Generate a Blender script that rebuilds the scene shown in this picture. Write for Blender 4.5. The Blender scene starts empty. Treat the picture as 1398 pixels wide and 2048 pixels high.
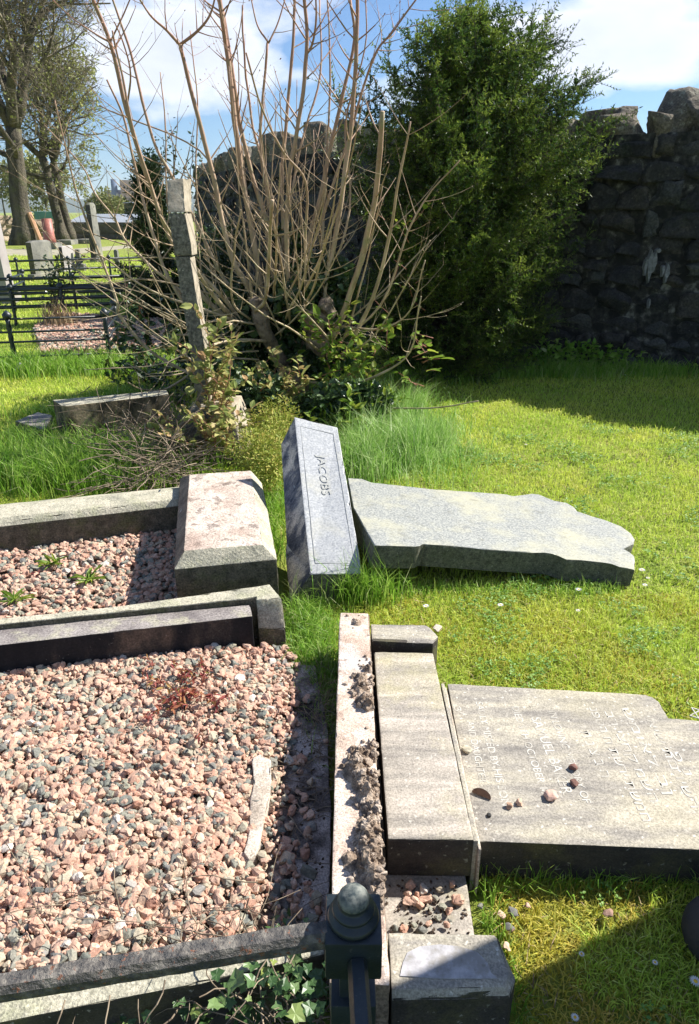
import bpy, bmesh, math, random
import numpy as np
from mathutils import Vector, Matrix, noise

sc = bpy.context.scene
# ---------------------------------------------------------------- camera
F, PITCH, EYE = 1400.0, math.radians(23.2), 1.5
cam = bpy.data.objects.new('camera', bpy.data.cameras.new('camera'))
sc.collection.objects.link(cam); sc.camera = cam
cam.location = (0, 0, EYE); cam.rotation_euler = (math.radians(90) - PITCH, 0, 0)
cam.data.sensor_fit = 'VERTICAL'; cam.data.sensor_height = 36; cam.data.lens = F / 2048 * 36
cam.data.clip_start = .02; cam.data.clip_end = 5000
sc.render.resolution_x, sc.render.resolution_y = 699, 1024

# ---------------------------------------------------------------- sky and sun
SUN = Vector((.93, .42, .90)).normalized()
EL, AZ = math.asin(SUN.z), math.atan2(SUN.x, SUN.y)
SKY_STRENGTH = .06
w = bpy.data.worlds.new('World'); sc.world = w; w.use_nodes = True
nt = w.node_tree; nt.nodes.clear()
def N(t, **k):
    n = nt.nodes.new(t)
    for a, v in k.items(): setattr(n, a, v)
    return n
L = lambda a, b: nt.links.new(a, b)
sky = N('ShaderNodeTexSky', sky_type='NISHITA', sun_disc=False, sun_elevation=EL, sun_rotation=AZ, altitude=300, air_density=1.0, dust_density=.25, ozone_density=3.0)
tc = N('ShaderNodeTexCoord'); sep = N('ShaderNodeSeparateXYZ'); L(tc.outputs['Generated'], sep.inputs[0])
mp = N('ShaderNodeMapping'); mp.inputs['Scale'].default_value = (1, 1, 2.3); mp.inputs['Location'].default_value = (.35, .2, .05); L(tc.outputs['Generated'], mp.inputs[0])
n1 = N('ShaderNodeTexNoise'); n1.inputs['Scale'].default_value = 5.2; n1.inputs['Detail'].default_value = 9; n1.inputs['Roughness'].default_value = .52; L(mp.outputs[0], n1.inputs[0])
def mathn(op, a, b=None, c=None):
    n = N('ShaderNodeMath', operation=op)
    for i, v in enumerate((a, b, c)):
        if v is None: continue
        if isinstance(v, (int, float)): n.inputs[i].default_value = v
        else: L(v, n.inputs[i])
    return n.outputs[0]
def bump_dir(px, py, rx, rz, amp):
    "a bank of cloud round one direction of the sky"
    x = (px - 699) / F; u = -(py - 1024) / F
    d = Vector((x, math.cos(PITCH) + u * math.sin(PITCH), -math.sin(PITCH) + u * math.cos(PITCH))).normalized()
    dx = mathn('DIVIDE', mathn('SUBTRACT', sep.outputs[0], d.x), rx)
    dz = mathn('DIVIDE', mathn('SUBTRACT', sep.outputs[2], d.z), rz)
    r = mathn('ADD', mathn('MULTIPLY', dx, dx), mathn('MULTIPLY', dz, dz))
    return mathn('MULTIPLY', mathn('EXPONENT', mathn('MULTIPLY', r, -1)), amp)
dens = n1.outputs['Fac']
for b in [(1250, 95, .17, .035, .22), (400, 60, .12, .06, .20), (560, 160, .10, .02, .13), (990, 60, .09, .05, .16), (260, 190, .05, .05, .12),
          (620, 250, .2, .022, -.12), (1250, 250, .3, .03, -.22), (560, 20, .05, .02, -.08), (350, 270, .2, .02, -.05)]:
    dens = mathn('ADD', dens, bump_dir(*b))
rp = N('ShaderNodeValToRGB'); rp.color_ramp.elements[0].position = .52; rp.color_ramp.elements[1].position = .66; L(dens, rp.inputs[0])
# cloud shade: brighter tops, greyer thick parts
rc = N('ShaderNodeValToRGB'); e = rc.color_ramp.elements; e[0].position = .58; e[0].color = (9.0, 9.3, 10.0, 1); e[1].position = .88; e[1].color = (6.6, 7.1, 8.2, 1); L(dens, rc.inputs[0])
tint = N('ShaderNodeMix', data_type='RGBA', blend_type='MULTIPLY'); tint.inputs[0].default_value = 1; L(sky.outputs[0], tint.inputs[6]); tint.inputs[7].default_value = (.72, .92, 1.12, 1)
mx = N('ShaderNodeMix', data_type='RGBA'); L(mathn('MULTIPLY', rp.outputs[0], .93), mx.inputs[0]); L(tint.outputs[2], mx.inputs[6]); L(rc.outputs[0], mx.inputs[7])
bg = N('ShaderNodeBackground'); bg.inputs[1].default_value = SKY_STRENGTH; L(mx.outputs[2], bg.inputs[0])
out = N('ShaderNodeOutputWorld'); L(bg.outputs[0], out.inputs[0])
sl = bpy.data.lights.new('sun', 'SUN'); sl.energy = 5.0; sl.angle = math.radians(.5); sl.color = (1, .955, .88)
so = bpy.data.objects.new('sun', sl); sc.collection.objects.link(so); so.location = (20, 8, 20)
so.rotation_euler = SUN.to_track_quat('Z', 'Y').to_euler()
sc.view_settings.view_transform = 'Standard'; sc.view_settings.look = 'None'; sc.view_settings.exposure = 1.08; sc.view_settings.gamma = 1
sc.cycles.max_bounces = 6; sc.cycles.transparent_max_bounces = 8

# ---------------------------------------------------------------- helpers
rnd = random.Random(7); rg = np.random.default_rng(11)
def ray(px, py):
    x = (px - 699) / F; u = -(py - 1024) / F
    return Vector((x, math.cos(PITCH) + u * math.sin(PITCH), -math.sin(PITCH) + u * math.cos(PITCH)))
def G(px, py, z=0.):
    d = ray(px, py); t = (z - EYE) / d.z; return Vector((d.x * t, d.y * t, z))
def D(px, py, Y):
    d = ray(px, py); t = Y / d.y; return Vector((d.x * t, Y, EYE + d.z * t))
def G2(px, py, z=0.): g = G(px, py, z); return (g.x, g.y)
def tagit(o, label=None, cat=None, group=None, kind=None):
    for k, v in (('label', label), ('category', cat), ('group', group), ('kind', kind)):
        if v: o[k] = v
    return o
def worldloc(o):
    v = Vector(o.location); p = o.parent
    while p: v += p.location; p = p.parent
    return v
def link(name, me, mat, parent=None, loc=None):
    "mesh in world coordinates -> object with its origin at its base"
    o = bpy.data.objects.new(name, me); sc.collection.objects.link(o)
    n = len(me.vertices); co = np.empty(n * 3, np.float32); me.vertices.foreach_get('co', co); co = co.reshape(-1, 3)
    if parent is not None:
        o.parent = parent; off = worldloc(parent); o.location = (0, 0, 0)
    else:
        off = Vector(loc) if loc is not None else Vector(((co[:, 0].min() + co[:, 0].max()) / 2, (co[:, 1].min() + co[:, 1].max()) / 2, co[:, 2].min()))
        o.location = off
    co -= np.array(off, np.float32); me.vertices.foreach_set('co', co.ravel())
    for m in (mat if isinstance(mat, (list, tuple)) else [mat]): me.materials.append(m)
    me.update()
    return o
def empty(name, loc):
    o = bpy.data.objects.new(name, None); sc.collection.objects.link(o); o.location = loc; o.empty_display_size = .1; return o
def npmesh(name, verts, faces_list, smooth=False):
    "faces_list: list of (m,k) integer arrays"
    me = bpy.data.meshes.new(name)
    verts = np.asarray(verts, np.float32); me.vertices.add(len(verts)); me.vertices.foreach_set('co', verts.ravel())
    idx = np.concatenate([f.ravel() for f in faces_list]).astype(np.int32)
    tot = np.concatenate([np.full(len(f), f.shape[1], np.int32) for f in faces_list])
    start = np.concatenate([[0], np.cumsum(tot)[:-1]]).astype(np.int32)
    me.loops.add(len(idx)); me.loops.foreach_set('vertex_index', idx)
    me.polygons.add(len(tot)); me.polygons.foreach_set('loop_start', start)
    try: me.polygons.foreach_set('loop_total', tot)
    except Exception: pass
    me.polygons.foreach_set('use_smooth', np.full(len(tot), smooth))
    me.update(calc_edges=True)
    return me
def scatter(name, tverts, tfaces, pos, rot, scale, smooth=False):
    "one template copied by arrays: pos (n,3), rot (n,3,3), scale (n,3)"
    tv = np.asarray(tverts, np.float32); n = len(pos); k = len(tv)
    v = tv[None] * scale[:, None, :]
    v = np.einsum('nij,nkj->nki', rot, v) + pos[:, None, :]
    fl = []
    for f in tfaces:
        f = np.asarray(f); fl.append((f[None] + (np.arange(n) * k)[:, None, None]).reshape(-1, f.shape[1]))
    return v.reshape(-1, 3), fl
def merge(parts):
    vs, fl, o = [], [], 0
    for v, f in parts:
        vs.append(v); fl += [x + o for x in f]; o += len(v)
    return np.concatenate(vs), fl
def basis(d, up=None, roll=None):
    "rotation matrices whose x axis is d"
    d = d / np.linalg.norm(d, axis=1, keepdims=True)
    if up is None: up = rg.normal(size=d.shape)
    y = np.cross(up, d); y /= np.linalg.norm(y, axis=1, keepdims=True) + 1e-9
    z = np.cross(d, y)
    return np.stack([d, y, z], axis=2)
def rand_rot(n):
    return basis(rg.normal(size=(n, 3)))
LEAF = ([(0, 0, 0), (.5, -.5, .12), (.5, .5, .12), (1, 0, -.05)], [[(0, 1, 3), (0, 3, 2)]])
NEEDLE = ([(0, -.5, 0), (1, -.1, 0), (1, .1, 0), (0, .5, 0)], [[(0, 1, 2, 3)]])
def ivy_template():
    pts = [(0, 0, 0), (-.10, .28, .02), (-.10, .50, .0), (.24, .46, .04), (.52, .50, 0), (.60, .30, .04), (1, 0, -.05), (.60, -.30, .04), (.52, -.50, 0), (.24, -.46, .04), (-.10, -.50, 0), (-.10, -.28, .02), (.4, 0, -.04)]
    return (pts, [[(12, i, i + 1) for i in range(0, 11)] + [(12, 11, 0)]])
IVY = ivy_template()
def oval_template():
    pts = [(0, 0, 0), (.2, .28, .05), (.5, .38, .07), (.8, .2, .04), (1, 0, -.08), (.8, -.2, .04), (.5, -.38, .07), (.2, -.28, .05), (.5, 0, 0)]
    return (pts, [[(8, i, (i + 1) % 8) for i in range(8)]])
OVAL = oval_template()

def segs(P0, P1, R0, R1, n=3):
    "batch of tapered prisms"
    P0, P1 = np.asarray(P0, float), np.asarray(P1, float); R0, R1 = np.asarray(R0, float), np.asarray(R1, float)
    B = basis(P1 - P0 + 1e-9); a = np.arange(n) * 2 * math.pi / n
    c, s = np.cos(a), np.sin(a)
    ring = B[:, None, :, 1] * c[None, :, None] + B[:, None, :, 2] * s[None, :, None]
    v = np.concatenate([P0[:, None] + ring * R0[:, None, None], P1[:, None] + ring * R1[:, None, None]], axis=1)
    base = (np.arange(len(P0)) * 2 * n)[:, None, None]
    f = np.array([[i, (i + 1) % n, n + (i + 1) % n, n + i] for i in range(n)])
    return v.reshape(-1, 3), [(f[None] + base).reshape(-1, 4)]
def tube(pts, rad, n=7):
    "one continuous tapered tube along points"
    pts = [Vector(p) for p in pts]; V = []; Fq = []
    prev = None
    for i, p in enumerate(pts):
        t = (pts[min(i + 1, len(pts) - 1)] - pts[max(i - 1, 0)]).normalized()
        if prev is None: a = t.orthogonal().normalized()
        else: a = (prev - t * prev.dot(t)).normalized()
        prev = a; b = t.cross(a)
        r = rad[i] if hasattr(rad, '__len__') else rad
        for k in range(n):
            an = 2 * math.pi * k / n; V.append(p + (a * math.cos(an) + b * math.sin(an)) * r)
    m = len(pts)
    for i in range(m - 1):
        for k in range(n): Fq.append((i * n + k, i * n + (k + 1) % n, (i + 1) * n + (k + 1) % n, (i + 1) * n + k))
    V.append(pts[0]); V.append(pts[-1]); c0 = m * n
    T = [(c0, (k + 1) % n, k) for k in range(n)] + [(c0 + 1, (m - 1) * n + k, (m - 1) * n + (k + 1) % n) for k in range(n)]
    return np.array([tuple(v) for v in V]), [np.array(Fq), np.array(T)]
def spline(pts, k=5):
    "Catmull-Rom through points"
    P = [Vector(p) for p in pts]; P = [P[0] * 2 - P[1]] + P + [P[-1] * 2 - P[-2]]; o = []
    for i in range(1, len(P) - 2):
        for j in range(k):
            t = j / k
            o.append(.5 * ((2 * P[i]) + (P[i + 1] - P[i - 1]) * t + (2 * P[i - 1] - 5 * P[i] + 4 * P[i + 1] - P[i + 2]) * t * t + (3 * P[i] - P[i - 1] - 3 * P[i + 1] + P[i + 2]) * t ** 3))
    o.append(P[-2]); return o

def rings_mesh(name, rings, cell=0, amp=0, chip=0, bevel=0, seed=0, angle=24):
    "solid from stacked rings of points; optional fine subdivision with worn edges"
    bm = bmesh.new(); R = [[bm.verts.new(p) for p in r] for r in rings]; n = len(rings[0])
    for a, b in zip(R, R[1:]):
        for i in range(n): bm.faces.new((a[i], a[(i + 1) % n], b[(i + 1) % n], b[i]))
    bm.faces.new(R[0][::-1]); bm.faces.new(R[-1])
    bmesh.ops.recalc_face_normals(bm, faces=bm.faces)
    if bevel:
        es = [e for e in bm.edges if len(e.link_faces) == 2 and e.calc_face_angle() > .3]
        bmesh.ops.bevel(bm, geom=es, offset=bevel, segments=2, profile=.6, affect='EDGES')
    if cell:
        bmesh.ops.triangulate(bm, faces=bm.faces)
        for _ in range(9):
            es = [e for e in bm.edges if e.calc_length() > cell]
            if not es: break
            bmesh.ops.subdivide_edges(bm, edges=es, cuts=1)
            bmesh.ops.triangulate(bm, faces=[f for f in bm.faces if len(f.verts) > 3])
        bm.normal_update(); off = []
        sv = Vector((seed * 3.1, seed * 1.7, seed * .9))
        for v in bm.verts:
            sharp = any(len(e.link_faces) == 2 and e.calc_face_angle() > .3 for e in v.link_edges)
            d = noise.fractal((v.co + sv) * 14, 1, 2, 4) * amp
            q = v.normal * d
            if sharp and chip:
                c = max(0, noise.noise((v.co + sv) * 22) + .5 * noise.noise((v.co + sv) * 60) - .1)
                q -= v.normal * c * chip
            off.append(q)
        for v, q in zip(bm.verts, off): v.co += q
    me = bpy.data.meshes.new(name); bm.to_mesh(me); bm.free()
    for p in me.polygons: p.use_smooth = True
    me.set_sharp_from_angle(angle=math.radians(angle))
    return me
def ring(pts, z=None): return [Vector((p[0], p[1], z if z is not None else p[2])) for p in pts]
def box_rings(x0, x1, y0, y1, z0, z1): 
    q = [(x0, y0), (x1, y0), (x1, y1), (x0, y1)]; return [ring(q, z0), ring(q, z1)]

def rock_template(seed, k=4, rough=.28, cubic=.6, facet=0):
    "irregular angular stone of unit size"
    bm = bmesh.new(); bmesh.ops.create_cube(bm, size=1); bmesh.ops.subdivide_edges(bm, edges=bm.edges[:], cuts=k, use_grid_fill=True)
    r = random.Random(seed); planes = [(Vector((r.gauss(0, 1), r.gauss(0, 1), r.gauss(0, 1))).normalized(), r.uniform(.28, .46)) for _ in range(7)]
    for v in bm.verts:
        s = v.co.normalized() * .58; c = v.co.lerp(s, 1 - cubic)
        for nrm, d in planes:
            e = c.dot(nrm) - d
            if e > 0: c -= nrm * e * .9
        c += noise.noise_vector(c * 2.6 + Vector((seed * 5.3, 0, 0))) * rough * .35 + noise.noise_vector(c * 7 + Vector((0, seed * 3.3, 0))) * rough * .08
        v.co = c
    bm.verts.ensure_lookup_table()
    V = [tuple(v.co) for v in bm.verts]; Fq = [tuple(v.index for v in f.verts) for f in bm.faces]; bm.free()
    return V, [Fq]

# ---------------------------------------------------------------- materials
def srgb(*c):
    return tuple(((v / 255) / 12.92 if v / 255 <= .04045 else ((v / 255 + .055) / 1.055) ** 2.4) for v in c) + (1,)
def material(name, ramp, scale=8, detail=6, rough=.85, bump=.3, bscale=60, bdist=.004, spots=(), island=None, islandmix=1., stretch=(1, 1, 1), transl=0, spec=.4, zgrad=None, metallic=0, colvar=0, distortion=0):
    m = bpy.data.materials.new(name); m.use_nodes = True; t = m.node_tree; t.nodes.clear()
    def n(ty, **k):
        x = t.nodes.new(ty)
        for a, v in k.items(): setattr(x, a, v)
        return x
    l = t.links.new
    def rampn(stops, fac):
        r = n('ShaderNodeValToRGB'); el = r.color_ramp.elements
        while len(el) < len(stops): el.new(.5)
        for e_, (p, c) in zip(el, stops): e_.position = p; e_.color = c if len(c) == 4 else tuple(c) + (1,)
        l(fac, r.inputs[0]); return r.outputs[0]
    co = n('ShaderNodeTexCoord').outputs['Object']
    mpn = n('ShaderNodeMapping'); mpn.inputs['Scale'].default_value = stretch; l(co, mpn.inputs[0]); st = mpn.outputs[0]
    nz = n('ShaderNodeTexNoise'); nz.inputs['Scale'].default_value = scale; nz.inputs['Detail'].default_value = detail; nz.inputs['Roughness'].default_value = .62; nz.inputs['Distortion'].default_value = distortion; l(st, nz.inputs[0])
    col = rampn(ramp, nz.outputs['Fac'])
    geo = None
    if island:
        geo = n('ShaderNodeNewGeometry'); ic = rampn(island, geo.outputs['Random Per Island'])
        mi = n('ShaderNodeMix', data_type='RGBA', blend_type='MULTIPLY' if islandmix < 0 else 'MIX'); mi.inputs[0].default_value = abs(islandmix); l(col, mi.inputs[6]); l(ic, mi.inputs[7]); col = mi.outputs[2]
    if zgrad:
        z0, z1, c = zgrad; sp = n('ShaderNodeSeparateXYZ'); l(co, sp.inputs[0]); mr = n('ShaderNodeMapRange'); mr.inputs[1].default_value = z0; mr.inputs[2].default_value = z1
        l(sp.outputs[2], mr.inputs[0]); mi = n('ShaderNodeMix', data_type='RGBA'); l(mr.outputs[0], mi.inputs[0]); l(col, mi.inputs[6]); mi.inputs[7].default_value = c; col = mi.outputs[2]
    for s in spots:
        # (kind, scale, lo, hi, colour, strength[, stretch])
        kind, sca, lo, hi, c, stren = s[:6]
        src = st if len(s) > 6 and s[6] else co
        if kind == 'v':
            x = n('ShaderNodeTexVoronoi'); x.inputs['Scale'].default_value = sca; x.inputs['Randomness'].default_value = 1; 
            wn = n('ShaderNodeTexNoise'); wn.inputs['Scale'].default_value = sca * 1.7; wn.inputs['Detail'].default_value = 3; l(src, wn.inputs[0])
            ad = n('ShaderNodeMix', data_type='RGBA', blend_type='LINEAR_LIGHT'); ad.inputs[0].default_value = .5 / sca * 1.2; l(src, ad.inputs[6]); l(wn.outputs['Color'], ad.inputs[7]); l(ad.outputs[2], x.inputs[0]); f = x.outputs['Distance']
            # only some cells carry a spot
            cr = n('ShaderNodeSeparateColor'); l(x.outputs['Color'], cr.inputs[0]); gt = n('ShaderNodeMath', operation='LESS_THAN'); gt.inputs[1].default_value = s[7] if len(s) > 7 else .5; l(cr.outputs[0], gt.inputs[0])
            mr = n('ShaderNodeMapRange'); mr.inputs[1].default_value = hi; mr.inputs[2].default_value = lo; l(f, mr.inputs[0])
            mu = n('ShaderNodeMath', operation='MULTIPLY'); l(mr.outputs[0], mu.inputs[0]); l(gt.outputs[0], mu.inputs[1]); f = mu.outputs[0]
        else:
            x = n('ShaderNodeTexNoise'); x.inputs['Scale'].default_value = sca; x.inputs['Detail'].default_value = 8; x.inputs['Roughness'].default_value = .65; l(src, x.inputs[0])
            mr = n('ShaderNodeMapRange'); mr.inputs[1].default_value = lo; mr.inputs[2].default_value = hi; l(x.outputs['Fac'], mr.inputs[0]); f = mr.outputs[0]
        mu = n('ShaderNodeMath', operation='MULTIPLY'); l(f, mu.inputs[0]); mu.inputs[1].default_value = stren; mu.use_clamp = True
        mi = n('ShaderNodeMix', data_type='RGBA'); l(mu.outputs[0], mi.inputs[0]); l(col, mi.inputs[6]); mi.inputs[7].default_value = c if len(c) == 4 else tuple(c) + (1,); col = mi.outputs[2]
    if name in GRAIN:
        gs, ga = GRAIN[name]; gn = n('ShaderNodeTexNoise'); gn.inputs['Scale'].default_value = gs; gn.inputs['Detail'].default_value = 3; gn.inputs['Roughness'].default_value = .7; l(co, gn.inputs[0])
        mr = n('ShaderNodeMapRange'); mr.inputs[1].default_value = .36; mr.inputs[2].default_value = .64; mr.inputs[3].default_value = 1 - ga; mr.inputs[4].default_value = 1 + ga * .8; l(gn.outputs['Fac'], mr.inputs[0])
        mi = n('ShaderNodeMix', data_type='RGBA', blend_type='MULTIPLY'); mi.inputs[0].default_value = 1; l(col, mi.inputs[6]); l(mr.outputs[0], mi.inputs[7]); col = mi.outputs[2]
    bs = n('ShaderNodeBsdfPrincipled'); l(col, bs.inputs['Base Color']); bs.inputs['Roughness'].default_value = rough; bs.inputs['Specular IOR Level'].default_value = spec; bs.inputs['Metallic'].default_value = metallic
    if bump:
        bn = n('ShaderNodeTexNoise'); bn.inputs['Scale'].default_value = bscale; bn.inputs['Detail'].default_value = 6; bn.inputs['Roughness'].default_value = .65; l(co, bn.inputs[0])
        bp = n('ShaderNodeBump'); bp.inputs['Strength'].default_value = bump; bp.inputs['Distance'].default_value = bdist; l(bn.outputs['Fac'], bp.inputs['Height']); l(bp.outputs[0], bs.inputs['Normal'])
    o = n('ShaderNodeOutputMaterial')
    if transl:
        tr = n('ShaderNodeBsdfTranslucent'); l(col, tr.inputs[0]); ms = n('ShaderNodeMixShader'); ms.inputs[0].default_value = transl; l(bs.outputs[0], ms.inputs[1]); l(tr.outputs[0], ms.inputs[2]); l(ms.outputs[0], o.inputs[0])
    else: l(bs.outputs[0], o.inputs[0])
    return m
GRAIN = {k: v for ks, v in [(('weathered_sandstone', 'algae_sandstone', 'shaded_sandstone_side'), (210, .32)), (('lichened_concrete', 'mossy_shaded_concrete', 'black_stained_kerb', 'purplish_kerb_top', 'bedding_mortar_top', 'brown_stained_side'), (150, .42)), (('pink_mortar_face', 'pale_concrete', 'grey_foundation', 'crumbly_mortar'), (220, .4)), (('weathered_shaded_edge', 'stained_granite_side'), (160, .4)), (('dark_basalt_rubble', 'lichened_coping_stone', 'grey_harled_stone'), (45, .45)), (('pink_gravel',), (260, .22))] for k in ks}
R2 = lambda a, b, lo=.35, hi=.65: [(lo, a), (hi, b)]
M = {}
M['lawn'] = material('lawn_soil', [(.3, (.12, .18, .02)), (.5, (.22, .27, .035)), (.7, (.30, .29, .06))], 3, 8, .95, .8, 90, .02, spots=[('n', 40, .5, .7, (.05, .045, .02), .5)])
M['panel_letter'] = material('worn_gilt_letters', R2((.34, .35, .35), (.48, .475, .42)), 90, 5, .6, 0)
gisl = [(0, (.14, .25, .02)), (.25, (.34, .54, .05)), (.5, (.54, .72, .10)), (.8, (.70, .78, .18)), (1, (.84, .78, .40))]
M['grass'] = material('mown_grass', [(.32, (.28, .46, .045)), (.5, (.55, .65, .08)), (.68, (.76, .68, .12))], 1.7, 5, .55, 0, island=gisl, islandmix=.5, transl=.35, spec=.25)
M['grass_moss'] = material('mossy_grass', [(.3, (.26, .34, .03)), (.48, (.55, .49, .06)), (.66, (.66, .46, .09))], 5, 5, .6, 0, island=[(0, (.14, .19, .02)), (.4, (.46, .46, .06)), (1, (.70, .56, .2))], islandmix=.45, transl=.35, spec=.2)
M['grass_long'] = material('long_grass', R2((.13, .29, .025), (.27, .45, .05)), 2.5, 4, .5, 0, island=[(0, (.09, .22, .018)), (.55, (.27, .48, .05)), (.9, (.46, .56, .14)), (1, (.68, .64, .38))], islandmix=.6, transl=.4, spec=.35)
M['grass_blue'] = material('blue_green_grass', R2((.18, .38, .07), (.36, .55, .14)), 4, 4, .5, 0, island=[(0, (.13, .30, .03)), (.6, (.36, .56, .12)), (1, (.7, .70, .45))], islandmix=.6, transl=.35, spec=.4)
M['straw'] = material('straw', R2((.25, .17, .09), (.45, .34, .2)), 5, 4, .8, 0, island=[(0, (.14, .09, .05)), (1, (.5, .38, .22))], islandmix=.6)
peb = [(0, (.42, .205, .135)), (.16, (.58, .35, .25)), (.32, (.47, .30, .215)), (.46, (.64, .43, .32)), (.58, (.31, .18, .13)), (.68, (.56, .43, .30)), (.79, (.24, .25, .19)), (.85, (.11, .14, .13)), (.91, (.27, .27, .21)), (.97, (.08, .095, .10)), (.99, (.62, .57, .50))]
M['gravel'] = material('pink_gravel', R2((.18, .135, .11), (.54, .41, .33)), 45, 6, .85, .5, 160, .003, island=peb, islandmix=.84, spots=[('n', 160, .60, .72, (.12, .11, .1), .4)])
M['gravel_dirt'] = material('gritty_soil', R2((.10, .075, .055), (.26, .19, .14)), 25, 8, .95, .9, 120, .01)
M['granite'] = material('grey_granite', [(.36, (.16, .168, .165)), (.5, (.27, .28, .265)), (.64, (.39, .395, .35))], 110, 4, .6, .3, 200, .001, spots=[('n', 90, .60, .66, (.10, .12, .15), .8), ('n', 4, .47, .66, (.44, .42, .29), .65), ('n', 12, .60, .68, (.15, .15, .12), .5), ('v', 45, .1, .22, (.66, .66, .55), .5, False, .2)], spec=.4)
M['granite_pol'] = material('silver_granite', [(.36, (.27, .28, .29)), (.5, (.37, .38, .39)), (.64, (.47, .475, .47))], 110, 4, .42, .1, 300, .0008, spots=[('n', 95, .60, .67, (.18, .20, .26), .6), ('n', 5, .50, .68, (.50, .48, .38), .55), ('n', 60, .64, .68, (.62, .60, .48), .5)])
M['granite_side'] = material('stained_granite_side', [(.36, (.035, .045, .075)), (.47, (.16, .16, .18)), (.56, (.50, .45, .40)), (.7, (.66, .58, .5))], 10, 10, .9, .7, 90, .006, stretch=(1.2, 1.2, .45), spots=[('n', 120, .58, .7, (.05, .06, .09), .6)], distortion=.4)
M['granite_dark'] = material('weathered_shaded_edge', R2((.06, .062, .048), (.16, .158, .12)), 60, 6, .85, .5, 160, .003, spots=[('v', 60, .08, .2, (.48, .48, .4), .6, False, .25), ('n', 9, .5, .7, (.09, .10, .055), .5)])  # lichened granite edge, base colour darkened to carry the shade
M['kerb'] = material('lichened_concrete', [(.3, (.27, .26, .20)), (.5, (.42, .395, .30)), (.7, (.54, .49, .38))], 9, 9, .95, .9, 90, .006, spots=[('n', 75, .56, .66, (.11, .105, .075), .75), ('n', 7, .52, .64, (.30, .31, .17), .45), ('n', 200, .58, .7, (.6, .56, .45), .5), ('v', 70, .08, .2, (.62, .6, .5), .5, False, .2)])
M['kerb_side'] = material('mossy_shaded_concrete', R2((.07, .066, .045), (.18, .155, .11)), 22, 9, .95, 1, 80, .008, spots=[('n', 8, .50, .62, (.10, .115, .04), .55), ('n', 80, .56, .66, (.035, .035, .028), .8), ('n', 110, .62, .7, (.42, .39, .32), .6)])  # moss and lichen over a side colour darkened for shade
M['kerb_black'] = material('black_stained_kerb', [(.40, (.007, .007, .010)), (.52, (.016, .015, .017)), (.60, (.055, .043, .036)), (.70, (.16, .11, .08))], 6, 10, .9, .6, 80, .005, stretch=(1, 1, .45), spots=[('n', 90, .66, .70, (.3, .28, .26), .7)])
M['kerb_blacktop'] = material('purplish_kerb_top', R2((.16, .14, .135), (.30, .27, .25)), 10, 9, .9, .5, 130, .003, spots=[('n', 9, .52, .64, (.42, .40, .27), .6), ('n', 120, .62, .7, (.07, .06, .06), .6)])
M['rawtop'] = material('bedding_mortar_top', [(.35, (.36, .27, .22)), (.5, (.52, .43, .36)), (.66, (.62, .54, .47))], 7, 11, .95, .8, 45, .008, spots=[('n', 14, .58, .62, (.16, .12, .10), .7, True), ('n', 24, .58, .62, (.20, .15, .12), .8), ('n', 70, .62, .68, (.2, .15, .12), .7), ('n', 4, .5, .7, (.68, .60, .48), .4)])
M['brownside'] = material('brown_stained_side', R2((.12, .085, .06), (.30, .23, .17)), 12, 9, .9, .6, 90, .004, stretch=(1, 1, .4))
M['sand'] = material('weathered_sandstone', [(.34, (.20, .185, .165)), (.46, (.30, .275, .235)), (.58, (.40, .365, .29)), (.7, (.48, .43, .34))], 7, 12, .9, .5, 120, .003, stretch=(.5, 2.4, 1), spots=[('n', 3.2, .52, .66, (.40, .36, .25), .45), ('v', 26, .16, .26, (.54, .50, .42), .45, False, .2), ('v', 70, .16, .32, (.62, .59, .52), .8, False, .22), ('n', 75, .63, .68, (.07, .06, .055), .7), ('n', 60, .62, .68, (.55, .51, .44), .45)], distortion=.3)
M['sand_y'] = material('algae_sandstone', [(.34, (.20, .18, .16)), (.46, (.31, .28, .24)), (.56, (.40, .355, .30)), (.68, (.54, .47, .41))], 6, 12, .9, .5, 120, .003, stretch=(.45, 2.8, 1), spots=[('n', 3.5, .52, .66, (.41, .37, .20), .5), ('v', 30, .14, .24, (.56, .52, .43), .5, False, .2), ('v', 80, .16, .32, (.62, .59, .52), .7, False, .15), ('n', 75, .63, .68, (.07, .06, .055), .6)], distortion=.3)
M['sand_dark'] = material('shaded_sandstone_side', R2((.022, .020, .021), (.065, .055, .045)), 9, 10, .8, .5, 100, .004, stretch=(1, 1, 1.6), spots=[('n', 6, .5, .66, (.13, .12, .045), .6), ('n', 80, .64, .68, (.34, .32, .29), .8), ('v', 45, .12, .24, (.26, .26, .2), .7, False, .2)])  # shade of the side faces put into the colour, with mossy flecks
M['beam'] = material('pink_mortar_face', [(.35, (.36, .26, .20)), (.5, (.55, .44, .36)), (.66, (.66, .58, .49))], 10, 11, .95, .8, 80, .005, spots=[('n', 75, .60, .67, (.18, .12, .09), .75), ('n', 5, .52, .62, (.50, .47, .46), .6), ('n', 18, .58, .64, (.30, .2, .15), .6)])
M['clod'] = material('crumbly_mortar', [(.36, (.09, .06, .045)), (.5, (.36, .27, .20)), (.64, (.64, .53, .43))], 28, 10, .98, 1, 120, .008, island=[(0, (.14, .10, .07)), (.5, (.40, .31, .23)), (1, (.66, .58, .5))], islandmix=.4)
M['plaster'] = material('pale_plaster', [(.36, (.24, .225, .20)), (.46, (.36, .35, .36)), (.6, (.52, .50, .51))], 22, 8, .8, .2, 120, .002, spots=[('n', 9, .56, .64, (.27, .25, .22), .8), ('n', 90, .63, .7, (.2, .18, .15), .6)])
M['slab'] = material('grey_foundation', [(.40, (.035, .028, .022)), (.50, (.20, .165, .15)), (.60, (.50, .43, .40))], 9, 10, .95, .8, 90, .005, spots=[('n', 130, .58, .68, (.05, .04, .035), .7)])
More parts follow.
